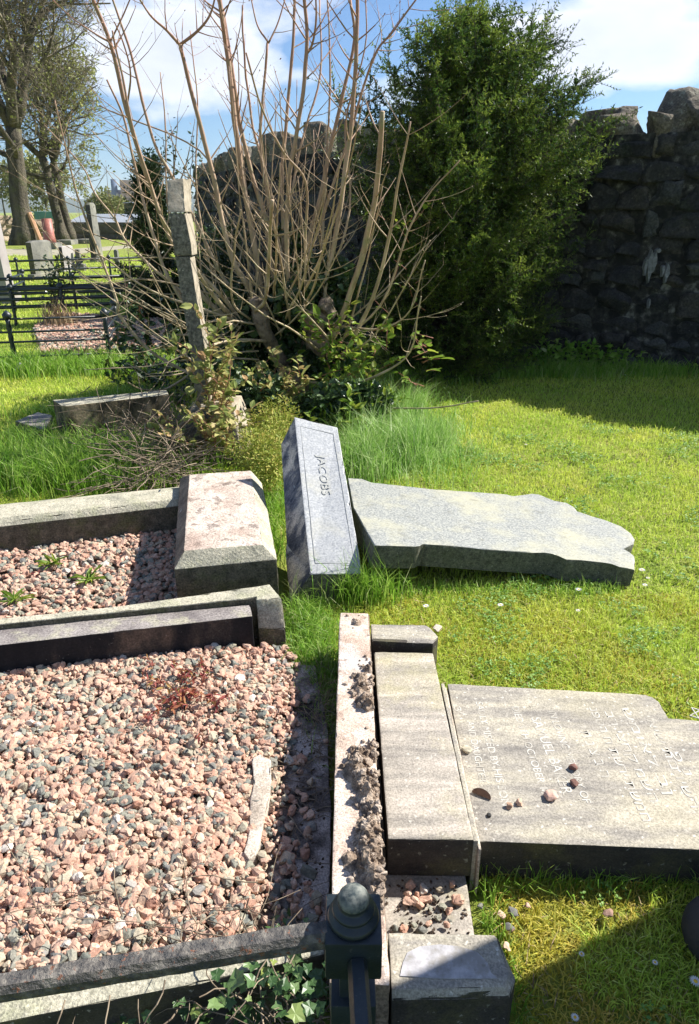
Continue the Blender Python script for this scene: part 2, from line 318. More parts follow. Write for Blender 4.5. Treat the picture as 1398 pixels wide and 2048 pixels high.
M['paleconc'] = material('pale_concrete', R2((.36, .30, .24), (.60, .53, .45)), 14, 8, .95, .5, 100, .004, spots=[('n', 60, .58, .65, (.2, .15, .1), .6)])
M['letter'] = material('faded_paint', [(.40, (.36, .335, .285)), (.56, (.54, .52, .47))], 24, 6, .8, 0)
M['iron'] = material('painted_iron', R2((.010, .017, .022), (.022, .032, .038)), 20, 7, .42, .35, 160, .002, spots=[('n', 90, .62, .68, (.10, .10, .09), .5)], spec=.5)
M['iron_rust'] = material('rusting_iron_rail', [(.35, (.05, .05, .05)), (.50, (.10, .09, .08)), (.64, (.25, .225, .19))], 40, 9, .5, 1, 60, .012, spots=[('n', 70, .59, .64, (.24, .085, .035), .85), ('n', 40, .6, .7, (.03, .03, .03), .6)], spec=.5)
M['iron_cap'] = material('lichened_iron_cap', R2((.03, .045, .05), (.24, .25, .22)), 60, 8, .8, .5, 150, .003)
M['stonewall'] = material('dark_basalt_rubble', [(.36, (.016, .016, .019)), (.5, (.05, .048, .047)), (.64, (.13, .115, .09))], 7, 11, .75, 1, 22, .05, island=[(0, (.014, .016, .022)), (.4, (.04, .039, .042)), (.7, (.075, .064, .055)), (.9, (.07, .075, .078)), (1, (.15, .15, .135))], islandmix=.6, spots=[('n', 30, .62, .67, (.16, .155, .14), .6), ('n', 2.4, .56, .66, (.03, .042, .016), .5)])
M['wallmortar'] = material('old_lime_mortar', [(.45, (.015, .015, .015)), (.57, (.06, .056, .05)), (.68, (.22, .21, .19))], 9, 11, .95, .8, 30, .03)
M['coping'] = material('lichened_coping_stone', [(.3, (.07, .06, .045)), (.5, (.16, .135, .10)), (.7, (.30, .27, .2))], 4, 9, .9, .9, 20, .04, island=[(0, (.08, .07, .06)), (1, (.24, .19, .13))], islandmix=.4, spots=[('n', 14, .55, .64, (.36, .36, .27), .6), ('v', 20, .1, .25, (.42, .40, .3), .5, False, .3)])
M['white_stain'] = material('lime_run', R2((.14, .14, .15), (.30, .30, .31)), 30, 8, .9, .3, 60, .005)
M['bark'] = material('young_bark', [(.35, (.24, .18, .10)), (.5, (.42, .33, .20)), (.68, (.58, .46, .31))], 12, 7, .65, .5, 60, .006, spots=[('n', 8, .54, .66, (.24, .26, .12), .6)], zgrad=(.9, 2.6, (.33, .18, .12, 1)), stretch=(1, 1, .25))
M['bark_old'] = material('old_bark', R2((.035, .03, .022), (.15, .125, .09)), 3, 9, .95, 1, 9, .12, stretch=(1, 1, .2), spots=[('n', 2, .5, .65, (.13, .14, .06), .5)])
M['stump'] = material('stump_bark', R2((.12, .09, .06), (.42, .33, .23)), 14, 9, .9, 1, 40, .03, spots=[('n', 10, .56, .66, (.16, .18, .07), .5)])
M['twig_grey'] = material('bare_twigs', R2((.08, .068, .045), (.20, .17, .12)), 3, 4, .9, 0, island=[(0, (.06, .05, .035)), (1, (.24, .20, .14))], islandmix=.5)
M['deadtwig'] = material('dead_twigs', R2((.08, .06, .04), (.32, .25, .17)), 9, 5, .9, 0, island=[(0, (.06, .04, .03)), (1, (.38, .30, .21))], islandmix=.6)
M['yew'] = material('yew_needles', [(.40, (.012, .035, .008)), (.5, (.06, .12, .018)), (.60, (.26, .33, .05))], 5, 5, .42, 0, island=[(0, (.03, .07, .015)), (.7, (.10, .18, .03)), (1, (.34, .38, .08))], islandmix=.4, transl=.35, spec=.5)
M['dark_leaf'] = material('dark_evergreen_leaves', R2((.02, .045, .015), (.05, .09, .025)), 3, 3, .35, 0, island=[(0, (.015, .035, .012)), (1, (.06, .11, .03))], islandmix=.6, transl=.1, spec=.6)
M['ivy'] = material('ivy_leaves', R2((.02, .05, .015), (.06, .11, .03)), 6, 3, .38, 0, island=[(0, (.015, .04, .014)), (.7, (.05, .10, .028)), (1, (.16, .24, .06))], islandmix=.65, transl=.12, spec=.5)
M['bramble'] = material('bramble_leaves', R2((.20, .26, .07), (.48, .42, .17)), 8, 3, .55, 0, island=[(0, (.14, .22, .05)), (.45, (.36, .40, .11)), (.75, (.58, .48, .22)), (1, (.50, .24, .14))], islandmix=.7, transl=.35, spec=.3)
M['fresh'] = material('fresh_green_leaves', R2((.12, .22, .03), (.30, .38, .05)), 8, 3, .5, 0, island=[(0, (.07, .16, .02)), (.6, (.22, .34, .04)), (1, (.46, .48, .08))], islandmix=.65, transl=.4, spec=.3)
M['moss'] = material('mossy_plants', R2((.22, .29, .04), (.44, .46, .09)), 9, 4, .6, 0, island=[(0, (.16, .22, .03)), (.6, (.40, .45, .08)), (1, (.52, .34, .12))], islandmix=.6, transl=.3, spec=.3)
M['redplant'] = material('red_foliage', R2((.26, .05, .05), (.50, .17, .07)), 12, 3, .6, 0, island=[(0, (.12, .03, .035)), (.5, (.34, .08, .08)), (.8, (.36, .22, .07)), (1, (.24, .28, .06))], islandmix=.75, transl=.25, spec=.3)
M['redstem'] = material('red_stem', R2((.24, .08, .05), (.40, .18, .11)), 10, 3, .6, 0)
M['bud'] = material('spring_leaves', R2((.20, .23, .06), (.36, .38, .12)), 3, 3, .6, 0, island=[(0, (.16, .17, .05)), (1, (.40, .42, .13))], islandmix=.6, transl=.3)
M['petal'] = material('white_petal', R2((.75, .75, .75), (.85, .85, .83)), 4, 2, .6, 0, transl=.2)
M['yolk'] = material('yellow_centre', R2((.7, .42, .03), (.85, .55, .05)), 30, 2, .7, 0)
M['grey_stone'] = material('grey_memorial_stone', R2((.10, .10, .09), (.22, .21, .18)), 3, 8, .9, .4, 30, .01, spots=[('n', 2, .52, .66, (.34, .33, .2), .5)])
M['white_marble'] = material('white_marble', R2((.28, .25, .24), (.38, .36, .34)), 2, 8, .7, .2, 30, .005)
M['red_granite'] = material('red_granite', R2((.26, .08, .06), (.40, .15, .11)), 18, 6, .5, .2, 60, .004)
M['dark_stone'] = material('dark_memorial_stone', R2((.03, .028, .028), (.07, .06, .055)), 5, 6, .7, .3, 30, .01)
M['brickwall'] = material('far_rubble_wall', [(.3, (.06, .06, .045)), (.5, (.12, .11, .085)), (.7, (.19, .17, .13))], 1.5, 9, .95, .8, 3, .1, island=[(0, (.05, .05, .04)), (1, (.20, .175, .14))], islandmix=.5)
M['sandywall'] = material('sandy_rubble_wall', [(.3, (.22, .16, .11)), (.5, (.36, .28, .20)), (.7, (.48, .40, .3))], 1.5, 9, .95, .8, 3, .1, island=[(0, (.2, .15, .10)), (1, (.5, .4, .3))], islandmix=.5)
M['metalroof'] = material('ribbed_metal_roof', R2((.13, .15, .17), (.19, .21, .24)), .6, 4, .5, 0)
M['farwall'] = material('pink_brick_tower', R2((.42, .27, .24), (.48, .31, .28)), .05, 4, .9, 0)  # brick pink with distance haze mixed into the colour
M['farwall2'] = material('mauve_concrete_block', R2((.30, .26, .29), (.36, .31, .33)), .05, 4, .9, 0)
M['farchim'] = material('blue_grey_chimney', R2((.10, .14, .22), (.14, .18, .26)), .05, 4, .9, 0)
M['darkwin'] = material('dark_window', R2((.05, .05, .06), (.08, .08, .09)), 2, 2, .3, 0)
M['green_tank'] = material('green_sheeting', R2((.08, .20, .16), (.12, .27, .22)), 1, 4, .7, 0)
M['path'] = material('pale_path', R2((.26, .235, .16), (.36, .33, .24)), 2, 6, .95, .2, 20, .01)
M['hill'] = material('wooded_hill', R2((.05, .08, .06), (.10, .13, .09)), .01, 6, .95, 0)
M['brush'] = material('scrub_leaves', R2((.14, .17, .05), (.28, .27, .09)), .5, 4, .7, 0, island=[(0, (.12, .14, .04)), (1, (.34, .34, .11))], islandmix=.6, transl=.2)
M['glassgreen'] = material('green_glass', R2((.01, .10, .08), (.03, .22, .18)), 30, 3, .12, 0, spec=.7)
M['wood'] = material('raw_timber', R2((.5, .25, .14), (.62, .36, .22)), 4, 4, .8, 0)

# ================================================================ THE GROUND
def structure(name, me, mat, kind='structure', label=None, loc=None):
    o = link(name, me, mat, loc=loc); o['kind'] = kind
    if label: o['label'] = label
    return o
xs = np.concatenate([[-1500, -400, -120, -50, -25], np.linspace(-14, 7, 85), [12, 30, 100, 400, 1500]]); ys = np.concatenate([[-200, -20, -3], np.linspace(-.5, 12, 60), [16, 25, 50, 120, 400, 1000, 2500]])
GX, GY = np.meshgrid(xs, ys); near = (np.abs(GX) < 12) & (GY < 12)
GZ = np.array([[noise.noise(Vector((x * .8, y * .8, 0))) * .014 - .006 if abs(x) < 12 and y < 12 else 0 for x in xs] for y in ys])
nx, ny = len(xs), len(ys); I = (np.arange(ny - 1)[:, None] * nx + np.arange(nx - 1)[None]).ravel()
structure('ground', npmesh('ground', np.stack([GX, GY, GZ], -1).reshape(-1, 3), [np.stack([I, I + 1, I + nx + 1, I + nx], 1)], True), M['lawn'], label='green lawn of the graveyard', loc=(0, 0, 0))

# pale path crossing the far lawn
pp = [G(-60, 497), G(120, 500), G(250, 491), G(420, 486), G(420, 490), G(250, 497), G(120, 512), G(-60, 512)]
structure('path', rings_mesh('path', [ring(pp, -.05), ring(pp, .012)]), M['path'], label='pale gravel path crossing the far lawn')

# ================================================================ SOLID GRAVE STONES
def by_normal(me, fn):
    for p in me.polygons: p.material_index = fn(p.normal, p.center)
def poly(pts, z): return [G(x, y, z) for x, y in pts]
def stone(name, rings, mats, fn=None, label=None, cat=None, group=None, parent=None, cell=.03, amp=.0016, chip=.012, bevel=.004, seed=1, loc=None):
    me = rings_mesh(name, rings, cell, amp, chip, bevel, seed)
    if fn: by_normal(me, fn)
    o = link(name, me, mats, parent, loc)
    if label: tagit(o, label, cat, group)
    return o
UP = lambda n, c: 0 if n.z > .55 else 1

# --- K1: dark kerb on the near plot's far side
a, b, c, d = G(505, 1232, .2), G(500, 1209, .2), G(-400, 1298, .2), G(-400, 1336, .2)
q = [a, b, c, d]
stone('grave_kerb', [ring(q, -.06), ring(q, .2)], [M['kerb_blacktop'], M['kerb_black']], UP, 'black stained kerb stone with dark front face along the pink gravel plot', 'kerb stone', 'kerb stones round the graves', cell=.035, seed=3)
# --- plot 2: near kerb with wide chamfered end
def inset(pts, d):
    cx = sum(p[0] for p in pts) / len(pts); cy = sum(p[1] for p in pts) / len(pts); return [(p[0] + (cx - p[0]) * d, p[1] + (cy - p[1]) * d) for p in pts]
z = .215
endp = [G(562, 1200, .16), G(530, 1172, .215)]
kb0, kb1 = G(512, 1216, z), G(-400, 1303, z)
far0, far1 = G(352, 1197, z), G(-400, 1292, z)
e0 = G(528, 1172, z); 
yn = lambda x: 2.192 + .212 * (x + .359); yf2 = lambda x: 2.197 + .295 * (x + .625) if x > -.829 else 2.137 + .212 * (x + .829)
A = [Vector((-.232, 2.155, 0)), Vector((-.255, 2.31, 0)), Vector((-.625, yf2(-.625), 0)), Vector((-.829, yf2(-.829), 0)), Vector((-2.3, yf2(-2.3), 0)), Vector((-2.3, yn(-2.3), 0)), Vector((-.336, yn(-.336), 0)), Vector((-.328, 2.150, 0))]
B_ = [Vector((-.245, 2.195, 0)), Vector((-.300, 2.297, 0)), Vector((-.625, yf2(-.625) - .002, 0)), Vector((-.829, yf2(-.829) - .002, 0)), Vector((-2.3, yf2(-2.3) - .002, 0)), Vector((-2.3, yn(-2.3) + .004, 0)), Vector((-.338, yn(-.338) + .004, 0)), Vector((-.334, 2.185, 0))]
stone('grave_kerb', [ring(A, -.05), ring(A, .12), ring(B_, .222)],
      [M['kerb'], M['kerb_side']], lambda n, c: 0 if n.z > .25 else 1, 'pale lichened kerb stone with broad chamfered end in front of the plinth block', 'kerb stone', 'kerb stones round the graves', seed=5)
# --- plot 2: far kerb
q = [G(358, 1008, .2), G(360, 975, .2), G(-420, 1052, .2), G(-420, 1098, .2)]
q2 = [G(358, 997, .22), G(360, 977, .22), G(-420, 1054, .22), G(-420, 1082, .22)]
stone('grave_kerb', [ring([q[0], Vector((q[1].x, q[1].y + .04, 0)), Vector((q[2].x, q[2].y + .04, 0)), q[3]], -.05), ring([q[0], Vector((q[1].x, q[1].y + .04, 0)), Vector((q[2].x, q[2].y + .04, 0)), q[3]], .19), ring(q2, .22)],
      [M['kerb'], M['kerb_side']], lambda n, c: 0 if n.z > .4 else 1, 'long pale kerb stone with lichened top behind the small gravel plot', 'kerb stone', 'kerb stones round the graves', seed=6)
# --- plinth block of the middle grave
rim = [G(348, 1139, .25), G(554, 1119, .25), G(524, 966, .25), G(360, 956, .25)]
top = [G(368, 1101, .302), G(525, 1089, .302), G(501, 941, .302), G(379, 949, .302)]
pb = empty('plinth_block', ((rim[0] + rim[2]) / 2).to_2d().to_3d()); tagit(pb, 'chamfered plinth block with raw pinkish top left standing after its headstone fell', 'plinth block')
base = [Vector((p.x, p.y, -.04)) for p in rim]
def fpb(n, c):
    if n.z > .93: return 0
    if n.z > .3: return 1 if n.x > -.4 else 3
    return 2
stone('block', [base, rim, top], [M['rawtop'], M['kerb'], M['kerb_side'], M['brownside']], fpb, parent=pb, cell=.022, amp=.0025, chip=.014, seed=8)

# --- upright toppled granite plinth, tipped over
Av, Bv, Cv = D(621, 1148, 2.56), D(725, 1147, 2.58), D(580, 1211, 2.53)
A2, B2, C2 = D(589, 834, 3.32), D(675, 855, 3.32), D(562, 889, 3.28)
Dv, D2v = Bv + (Cv - Av), B2 + (C2 - A2)
gp = empty('toppled_plinth', (Cv.x, Cv.y, 0)); tagit(gp, 'silver granite plinth tipped up on end with polished panel facing the sun', 'plinth block')
def fgp(n, c):
    if n.x < -.45: return 1
    if n.z > .3: return 0
    return 2
me = rings_mesh('block', [[Av, Bv, Dv, Cv], [A2, B2, D2v, C2]], .022, .0012, .012, .003, 9)
# bulge the left (raw, split) face outwards
nl = (Cv - Av).cross(A2 - Av).normalized(); nl = nl if nl.x < 0 else -nl
for v in me.vertices:
    w_ = v.co - Av; dd = w_.dot(nl)
    if abs(dd) < .006:
        u = w_.dot((A2 - Av).normalized()) / (A2 - Av).length; t_ = w_.dot((Cv - Av).normalized()) / (Cv - Av).length
        k = max(0, math.sin(math.pi * min(1, max(0, u)))) ** .7 * max(0, math.sin(math.pi * min(1, max(0, t_)))) ** .7
        v.co += nl * k * .02 + nl * noise.fractal(v.co * 12, 1, 2, 4) * .008 * k
by_normal(me, fgp); link('block', me, [M['granite_pol'], M['granite_side'], M['granite_dark']], gp)
# incised border line and the worn name panel on its face
def on_face(u, v, h=.0015):
    nrm = (Bv - Av).cross(A2 - Av).normalized()
    if nrm.z < 0: nrm = -nrm
    return Av + (Bv - Av) * u + ((A2 - Av) * (1 - u) + (B2 - Bv) * u) * v + nrm * h
def strip_on(pts, wdt=.003):
    parts = []
    for p, q_ in zip(pts, pts[1:]):
        v, f = tube([p, q_], wdt / 2, 4); parts.append((v, f))
    return merge(parts)
bl = [on_face(.12, .06, .0), on_face(.88, .06, 0), on_face(.88, .94, 0), on_face(.12, .94, 0), on_face(.12, .06, 0)]
v_, f_ = strip_on(bl, .0022); link('border_line', npmesh('border_line', v_, f_), M['panel_letter'], gp)
fc = bpy.data.curves.new('t', 'FONT'); fc.body = 'JACOBS'; fc.size = .062; fc.extrude = .0002; fc.align_x = 'CENTER'; fc.align_y = 'CENTER'
to = bpy.data.objects.new('t', fc); sc.collection.objects.link(to); bpy.context.view_layer.update(); tm = bpy.data.meshes.new_from_object(to); bpy.data.objects.remove(to)
ex = -(A2 - Av).normalized(); nrm = (Bv - Av).cross(A2 - Av).normalized(); nrm = nrm if nrm.z > 0 else -nrm; ey = nrm.cross(ex).normalized(); c0 = on_face(.52, .62, .0002)
for v in tm.vertices: v.co = c0 + ex * v.co.x * 1.1 + ey * v.co.y + nrm * v.co.z
link('inscription', tm, M['panel_letter'], gp)

# --- fallen granite headstone with ornamental top
def zpl(x): return .245 - .128 * x
def onplane(px, py, dz=0):
    d = ray(px, py); t = (.245 + dz - EYE) / (d.z + .128 * d.x); return d * t + Vector((0, 0, EYE))
P = [(85, 385), (135, 388), (170, 401), (235, 408), (400, 426), (620, 441), (680, 446), (705, 452), (740, 448), (775, 443), (800, 446), (830, 458), (860, 470), (905, 478), (930, 492), (945, 508), (1000, 528), (1060, 545), (1110, 566), (1145, 592), (1158, 612), (1155, 632), (1130, 644), (1118, 650), (1140, 662), (1156, 675), (1160, 695), (1157, 712), (1158, 728),
     (1135, 722), (1105, 718), (1075, 706), (1040, 701), (1000, 697), (960, 692), (905, 690), (875, 676), (850, 668), (825, 664), (770, 662), (600, 650), (480, 640), (385, 634), (372, 631), (360, 634), (352, 640), (335, 642), (270, 640), (185, 637), (105, 495)]
P = [(650 + x / 1.869, 750 + y / 1.869) for x, y in P]
tp = [onplane(x, y) for x, y in P]
hn = Vector((.128, 0, 1)).normalized()
hs = empty('fallen_headstone', (.6, 2.9, 0)); tagit(hs, 'grey granite headstone with ornamental curved top lying face down on the lawn', 'headstone', 'headstones pushed over onto the grass')
bt = [p - hn * .105 for p in tp]
me = rings_mesh('slab', [bt, [p - hn * .004 for p in tp], [p + (Vector((.6, 2.9, p.z)) - p).normalized() * .004 for p in tp]], .035, .0008, .003, 0, 4, 40)
by_normal(me, lambda n, c: 0 if n.z > .6 else 1); link('slab', me, [M['granite'], M['granite_dark']], hs)
# support mound of soil under the raised end is the toppled plinth itself; a turf bank closes the gap
# --- the sandstone grave in front: base fallen on its back
bs = empty('fallen_monument', (.1, 1.5, 0)); tagit(bs, 'long sandstone base tipped on its back with mortar crusted on its pink underside', 'grave base')
q = [(-.037, .84), (.074, .835), (.070, 1.4), (.066, 2.125), (-.034, 2.135), (-.037, 1.5)]
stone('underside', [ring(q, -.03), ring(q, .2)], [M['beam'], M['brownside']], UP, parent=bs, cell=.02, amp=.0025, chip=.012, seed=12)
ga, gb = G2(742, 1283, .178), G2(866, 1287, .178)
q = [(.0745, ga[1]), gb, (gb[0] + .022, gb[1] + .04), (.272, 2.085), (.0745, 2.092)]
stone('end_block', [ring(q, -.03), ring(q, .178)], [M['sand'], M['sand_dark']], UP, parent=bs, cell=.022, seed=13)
q = [(.0775, .83), (.296, .835), (.315, .87), (.296, .95), (.0775, .955)]
qt = [(.0775, .842), (.288, .845), (.300, .872), (.288, .947), (.0775, .953)]
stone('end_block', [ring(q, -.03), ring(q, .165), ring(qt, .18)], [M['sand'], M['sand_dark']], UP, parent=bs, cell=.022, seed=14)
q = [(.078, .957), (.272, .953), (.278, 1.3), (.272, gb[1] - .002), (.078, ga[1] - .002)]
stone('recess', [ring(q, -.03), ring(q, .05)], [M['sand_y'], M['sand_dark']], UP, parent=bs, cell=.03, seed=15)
q = [G(x, y, .1815) for x, y in [(806, 1925), (815, 1905), (840, 1893), (880, 1889), (920, 1893), (955, 1905), (975, 1925), (982, 1945), (995, 1957), (940, 1957), (880, 1957), (800, 1952)]]
me = rings_mesh('plaster_patch', [ring(q, .176), ring(q, .1822)]); link('plaster_patch', me, M['plaster'], bs)
q = [(.079, 1.985), (.19, 1.975), (.195, 1.985), (.19, 1.992), (.079, 2.0)]
me = rings_mesh('groove', [ring(q, .15), ring(q, .1795)]); link('groove', me, M['sand_dark'], bs)  # dark strip standing in for the shade inside a groove
# mortar crusts
RK = [rock_template(i, 3, .5, .35) for i in range(8)]
path = [(735, 1335, 3), (722, 1350, 5), (718, 1372, 8), (728, 1398, 9), (738, 1405, 7), (745, 1495, 4), (722, 1510, 11), (712, 1535, 12), (730, 1560, 12), (735, 1590, 9), (748, 1615, 9), (742, 1650, 12), (735, 1680, 12), (755, 1700, 13), (740, 1730, 13), (757, 1760, 12), (762, 1790, 8), (712, 1240, 3), (755, 1500, 6), (755, 1560, 6), (760, 1660, 6), (760, 1720, 8), (700, 1715, 4)]
bx = np.linspace(-.033, .0695, 50); by = np.linspace(.95, 2.12, 520); MX, MY = np.meshgrid(bx, by); H0 = np.zeros_like(MX)
for x, y, n_ in path:
    g = G(x, y, .21); H0 = np.maximum(H0, np.exp(-((MX - min(.056, g.x)) / (.010 + .0010 * n_)) ** 2 - ((MY - g.y) / (.014 + .0012 * n_)) ** 2) * (.010 + .0022 * n_))
nzf = np.array([[noise.fractal(Vector((x * 38, y * 38, 1.)), 1, 2, 5) + .7 * abs(noise.noise(Vector((x * 90, y * 90, 4.)))) for x in bx] for y in by])
HH = H0 * (.85 + .55 * np.clip(nzf, -1, .9)) + np.where(H0 > .004, nzf * .0035, 0) - .003
me = npmesh('mortar_crust', np.stack([MX, MY, .2 + HH], -1).reshape(-1, 3), [np.stack([(a_ := (np.arange(519)[:, None] * 50 + np.arange(49)[None]).ravel()), a_ + 1, a_ + 51, a_ + 50], 1)], True)
link('mortar_crust', me, M['clod'], bs)
pos, sca, wh = [], [], []
for x, y, n_ in path:
    for k in range(n_ * 3):
        s = rnd.uniform(.003, .010) * rnd.choice([1, 1, 2.0]); g = G(x + rnd.gauss(0, 14), y + rnd.gauss(0, 18), .2); g.x = min(.066, max(-.03, g.x)); g.y = min(2.11, g.y)
        ii = min(519, max(0, int((g.y - .95) / 1.17 * 519))); jj = min(49, max(0, int((g.x + .033) / .1025 * 49)))
        pos.append((g.x, g.y, .2 + max(0, HH[ii, jj]) + s * .1)); sca.append([s * rnd.uniform(.8, 1.4), s * rnd.uniform(.8, 1.4), s * rnd.uniform(.5, 1.)]); wh.append(rnd.randrange(8))
pos, sca, wh = np.array(pos), np.array(sca), np.array(wh)
v_, f_ = merge([scatter('', *RK[i], pos[wh == i], rand_rot((wh == i).sum()), sca[wh == i]) for i in range(8)])
tagit(link('mortar_crumbs', npmesh('mortar_crumbs', v_, f_, False), M['clod'], bs), kind='stuff')

pl = empty('sandstone_plinth', (.18, 1.5, 0)); tagit(pl, 'stained sandstone plinth lying in the recess between the mortar crusted base and inscribed headstone', 'plinth block')
q = [G(748, 1303, .17), G(866, 1306, .17), G(948, 1680, .17), G(776, 1678, .17)]
qb = [p + Vector((0, 0, 0)) for p in q]
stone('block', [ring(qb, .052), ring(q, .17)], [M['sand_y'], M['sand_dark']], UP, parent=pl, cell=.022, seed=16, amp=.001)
# thin ledge strips on the joint
s0, s1 = G(884, 1368, .16), G(950, 1684, .16)
def bar(p, q_, wd, z0, z1):
    t = (q_ - p).to_2d().normalized(); nn = Vector((-t.y, t.x)) * wd / 2
    pts = [(p.x - nn.x, p.y - nn.y), (q_.x - nn.x, q_.y - nn.y), (q_.x + nn.x, q_.y + nn.y), (p.x + nn.x, p.y + nn.y)]
    return [ring(pts, z0), ring(pts, z1)]
stone('ledge', bar(s0 + Vector((.002, 0, 0)), s1 + Vector((.002, -.0, 0)), .011, .0, .163), [M['sand'], M['sand']], parent=pl, cell=.02, chip=.004, bevel=.002, seed=17)
stone('ledge', bar(s0 + Vector((.012, 0, 0)), s1 + Vector((.011, -.01, 0)), .005, .0, .148), [M['paleconc'], M['paleconc']], parent=pl, cell=.02, chip=.004, bevel=.001, seed=18)

# --- inscribed headstone fallen on its back
ZT = .122
ih = empty('inscribed_headstone', (.7, 1.5, 0)); tagit(ih, 'flat sandstone headstone lying face up with Hebrew and English inscription and pebbles on it', 'headstone', 'headstones pushed over onto the grass')
f0, f1, f2, f3, f4 = G(895, 1367, ZT), G(1200, 1384, ZT), G(1290, 1389, ZT), G(1340, 1437, ZT), G(1420, 1440, ZT)
n0, n1_ = G(955, 1682, ZT), G(1398, 1699, ZT)
arc = [f2, G(1306, 1394, ZT), G(1318, 1404, ZT), G(1326, 1418, ZT), G(1338, 1436, ZT), G(1352, 1437, ZT)]
xe = 1.26; dirn = (n1_ - n0).normalized()
nend = n0 + dirn * ((xe - .02 - n0.x) / dirn.x)
yf = f4.y; mid = (f0.y + n0.y) / 2
pts = [f0] + arc + [Vector((1.08, yf - .01, 0)), Vector((1.18, yf - .08, 0)), Vector((1.26, mid, 0)), Vector((1.21, n0.y + .2, 0)), Vector((1.14, n0.y + .12, 0)), Vector((1.03, n0.y + .10, 0)), Vector((1.0, n0.y + .02, 0)), Vector((.95, (n0 + dirn * (.65)).y, 0)), n0]
pts = pts[::-1]
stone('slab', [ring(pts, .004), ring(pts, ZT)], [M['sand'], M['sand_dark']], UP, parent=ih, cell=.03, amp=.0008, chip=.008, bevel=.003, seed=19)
def text_part(body, p0, p1, size, fs=1.):
    "letters cut along the line p0 -> p1 on the slab"
    fc = bpy.data.curves.new('t', 'FONT'); fc.body = body; fc.size = size; fc.extrude = .0006; fc.align_x = 'LEFT'; fc.align_y = 'CENTER'
    to = bpy.data.objects.new('t', fc); sc.collection.objects.link(to); bpy.context.view_layer.update(); me = bpy.data.meshes.new_from_object(to); bpy.data.objects.remove(to); bpy.data.curves.remove(fc)
    co = np.array([v.co[:] for v in me.vertices]); x0, x1 = co[:, 0].min(), co[:, 0].max()
    ex_ = (p1 - p0); ex_.z = 0; Lg = ex_.length; ex_.normalize(); ey_ = Vector((-ex_.y, ex_.x, 0)); s = Lg / (x1 - x0)
    for v in me.vertices: v.co = p0 + ex_ * (v.co.x - x0) * s + ey_ * v.co.y * fs + Vector((0, 0, v.co.z))
    return link('inscription', me, M['letter'], ih)
def gz(x, y): return G(x, y, ZT)
def z8(x, y): return G(860 + x / 2.5985, 1350 + y / 2.5975, ZT)
text_part('SADLY MISSED BY HIS SON', z8(252, 140), z8(395, 680), .030)
text_part('AND DAUGHTER', z8(205, 240), z8(275, 560), .028)
text_part('3\u05F3', z8(135, 165), z8(158, 205), .03)
text_part('DIED 5TH OCTOBER 19', z8(440, 165), z8(600, 625), .030)
text_part('SAMUEL BAKER', z8(545, 220), z8(715, 620), .040)
text_part('IN LOVING MEMORY OF', z8(630, 190), z8(815, 665), .030)
HEB = [('\u05EA \u05E0 \u05E6 \u05D1 \u05D4', (800, 290), (915, 530), .040), ('\u05E0\u05E4\u05D8\u05E8 \u05D7 \u05EA\u05E9\u05E8\u05D9 \u05EA\u05E9\u05DE\u05D7', (845, 170), (1130, 760), .036), ('\u05D1\u05E8 \u05D9\u05E6\u05D7\u05E7 \u05DE\u05E9\u05D4', (925, 190), (1170, 660), .036),
       ('\u05E9\u05DE\u05D5\u05D0\u05DC \u05D1\u05DF', (1010, 170), (1245, 620), .036), ('\u05D0\u05D9\u05E9 \u05EA\u05DD \u05D5\u05D9\u05E9\u05E8', (1145, 235), (1380, 690), .036), ('\u05E4 \u05E0', (1270, 400), (1345, 520), .036)]
for t_, p0, p1, s_ in HEB: text_part(t_[::-1] if False else t_, z8(*p0), z8(*p1), s_)
# six pointed star at the head of the stone
sc0 = gz(1408, 1432); stv = []
for k in range(2):
    tri = [sc0 + Vector((math.cos(math.radians(90 * 0 + 120 * i + 60 * k)), math.sin(math.radians(120 * i + 60 * k)), 0)) * .042 + Vector((0, 0, .001)) for i in range(3)]
    stv.append(strip_on(tri + [tri[0]], .004))
v_, f_ = merge(stv); link('star', npmesh('star', v_, f_), M['letter'], ih)

# pebbles lying on the inscribed stone
PB = [(1147, 1537, .026, 'dark red pebble nearer the top edge of the inscribed stone', (.18, .09, .07)), (1147, 1570, .024, 'dark red pebble just below another on the inscribed stone', (.16, .08, .06)),
      (1101, 1597, .034, 'largest pink rough pebble on the inscribed stone', (.58, .38, .30)), (1038, 1609, .022, 'smooth pale pink pebble beside the small brown one on the stone', (.58, .38, .27)),
      (1018, 1616, .020, 'small tan brown pebble on the inscribed stone', (.38, .24, .16)), (978, 1633, .014, 'tiny black chip on the inscribed stone', (.03, .03, .03)),
      (934, 1502, .030, 'pale yellowish stone near the joint of the inscribed stone', (.48, .43, .32))]
def rock_mesh(name, seed, loc, s, stretch=(1, 1, .7), rough=.35, k=4):
    V, Fc = rock_template(seed, k, rough, .45); V = np.array(V) * np.array(stretch) * s
    a_ = seed * 1.3; R = np.array([[math.cos(a_), -math.sin(a_), 0], [math.sin(a_), math.cos(a_), 0], [0, 0, 1]]); V = V @ R.T
    V[:, 2] -= V[:, 2].min(); V += np.array(loc); me = npmesh(name, V, [np.array(Fc[0])], True); me.set_sharp_from_angle(angle=math.radians(38)); return me
for i, (x, y, s, lab, c) in enumerate(PB):
    m = material('pebble_stone', R2(tuple(v * .75 for v in c), tuple(min(1, v * 1.25) for v in c)), 60, 6, .85, .5, 150, .003)
    tagit(link('pebble', rock_mesh('pebble', 20 + i, G(x, y, ZT - .001), s * .85), m), lab, 'pebble', 'pebbles left on the inscribed stone')
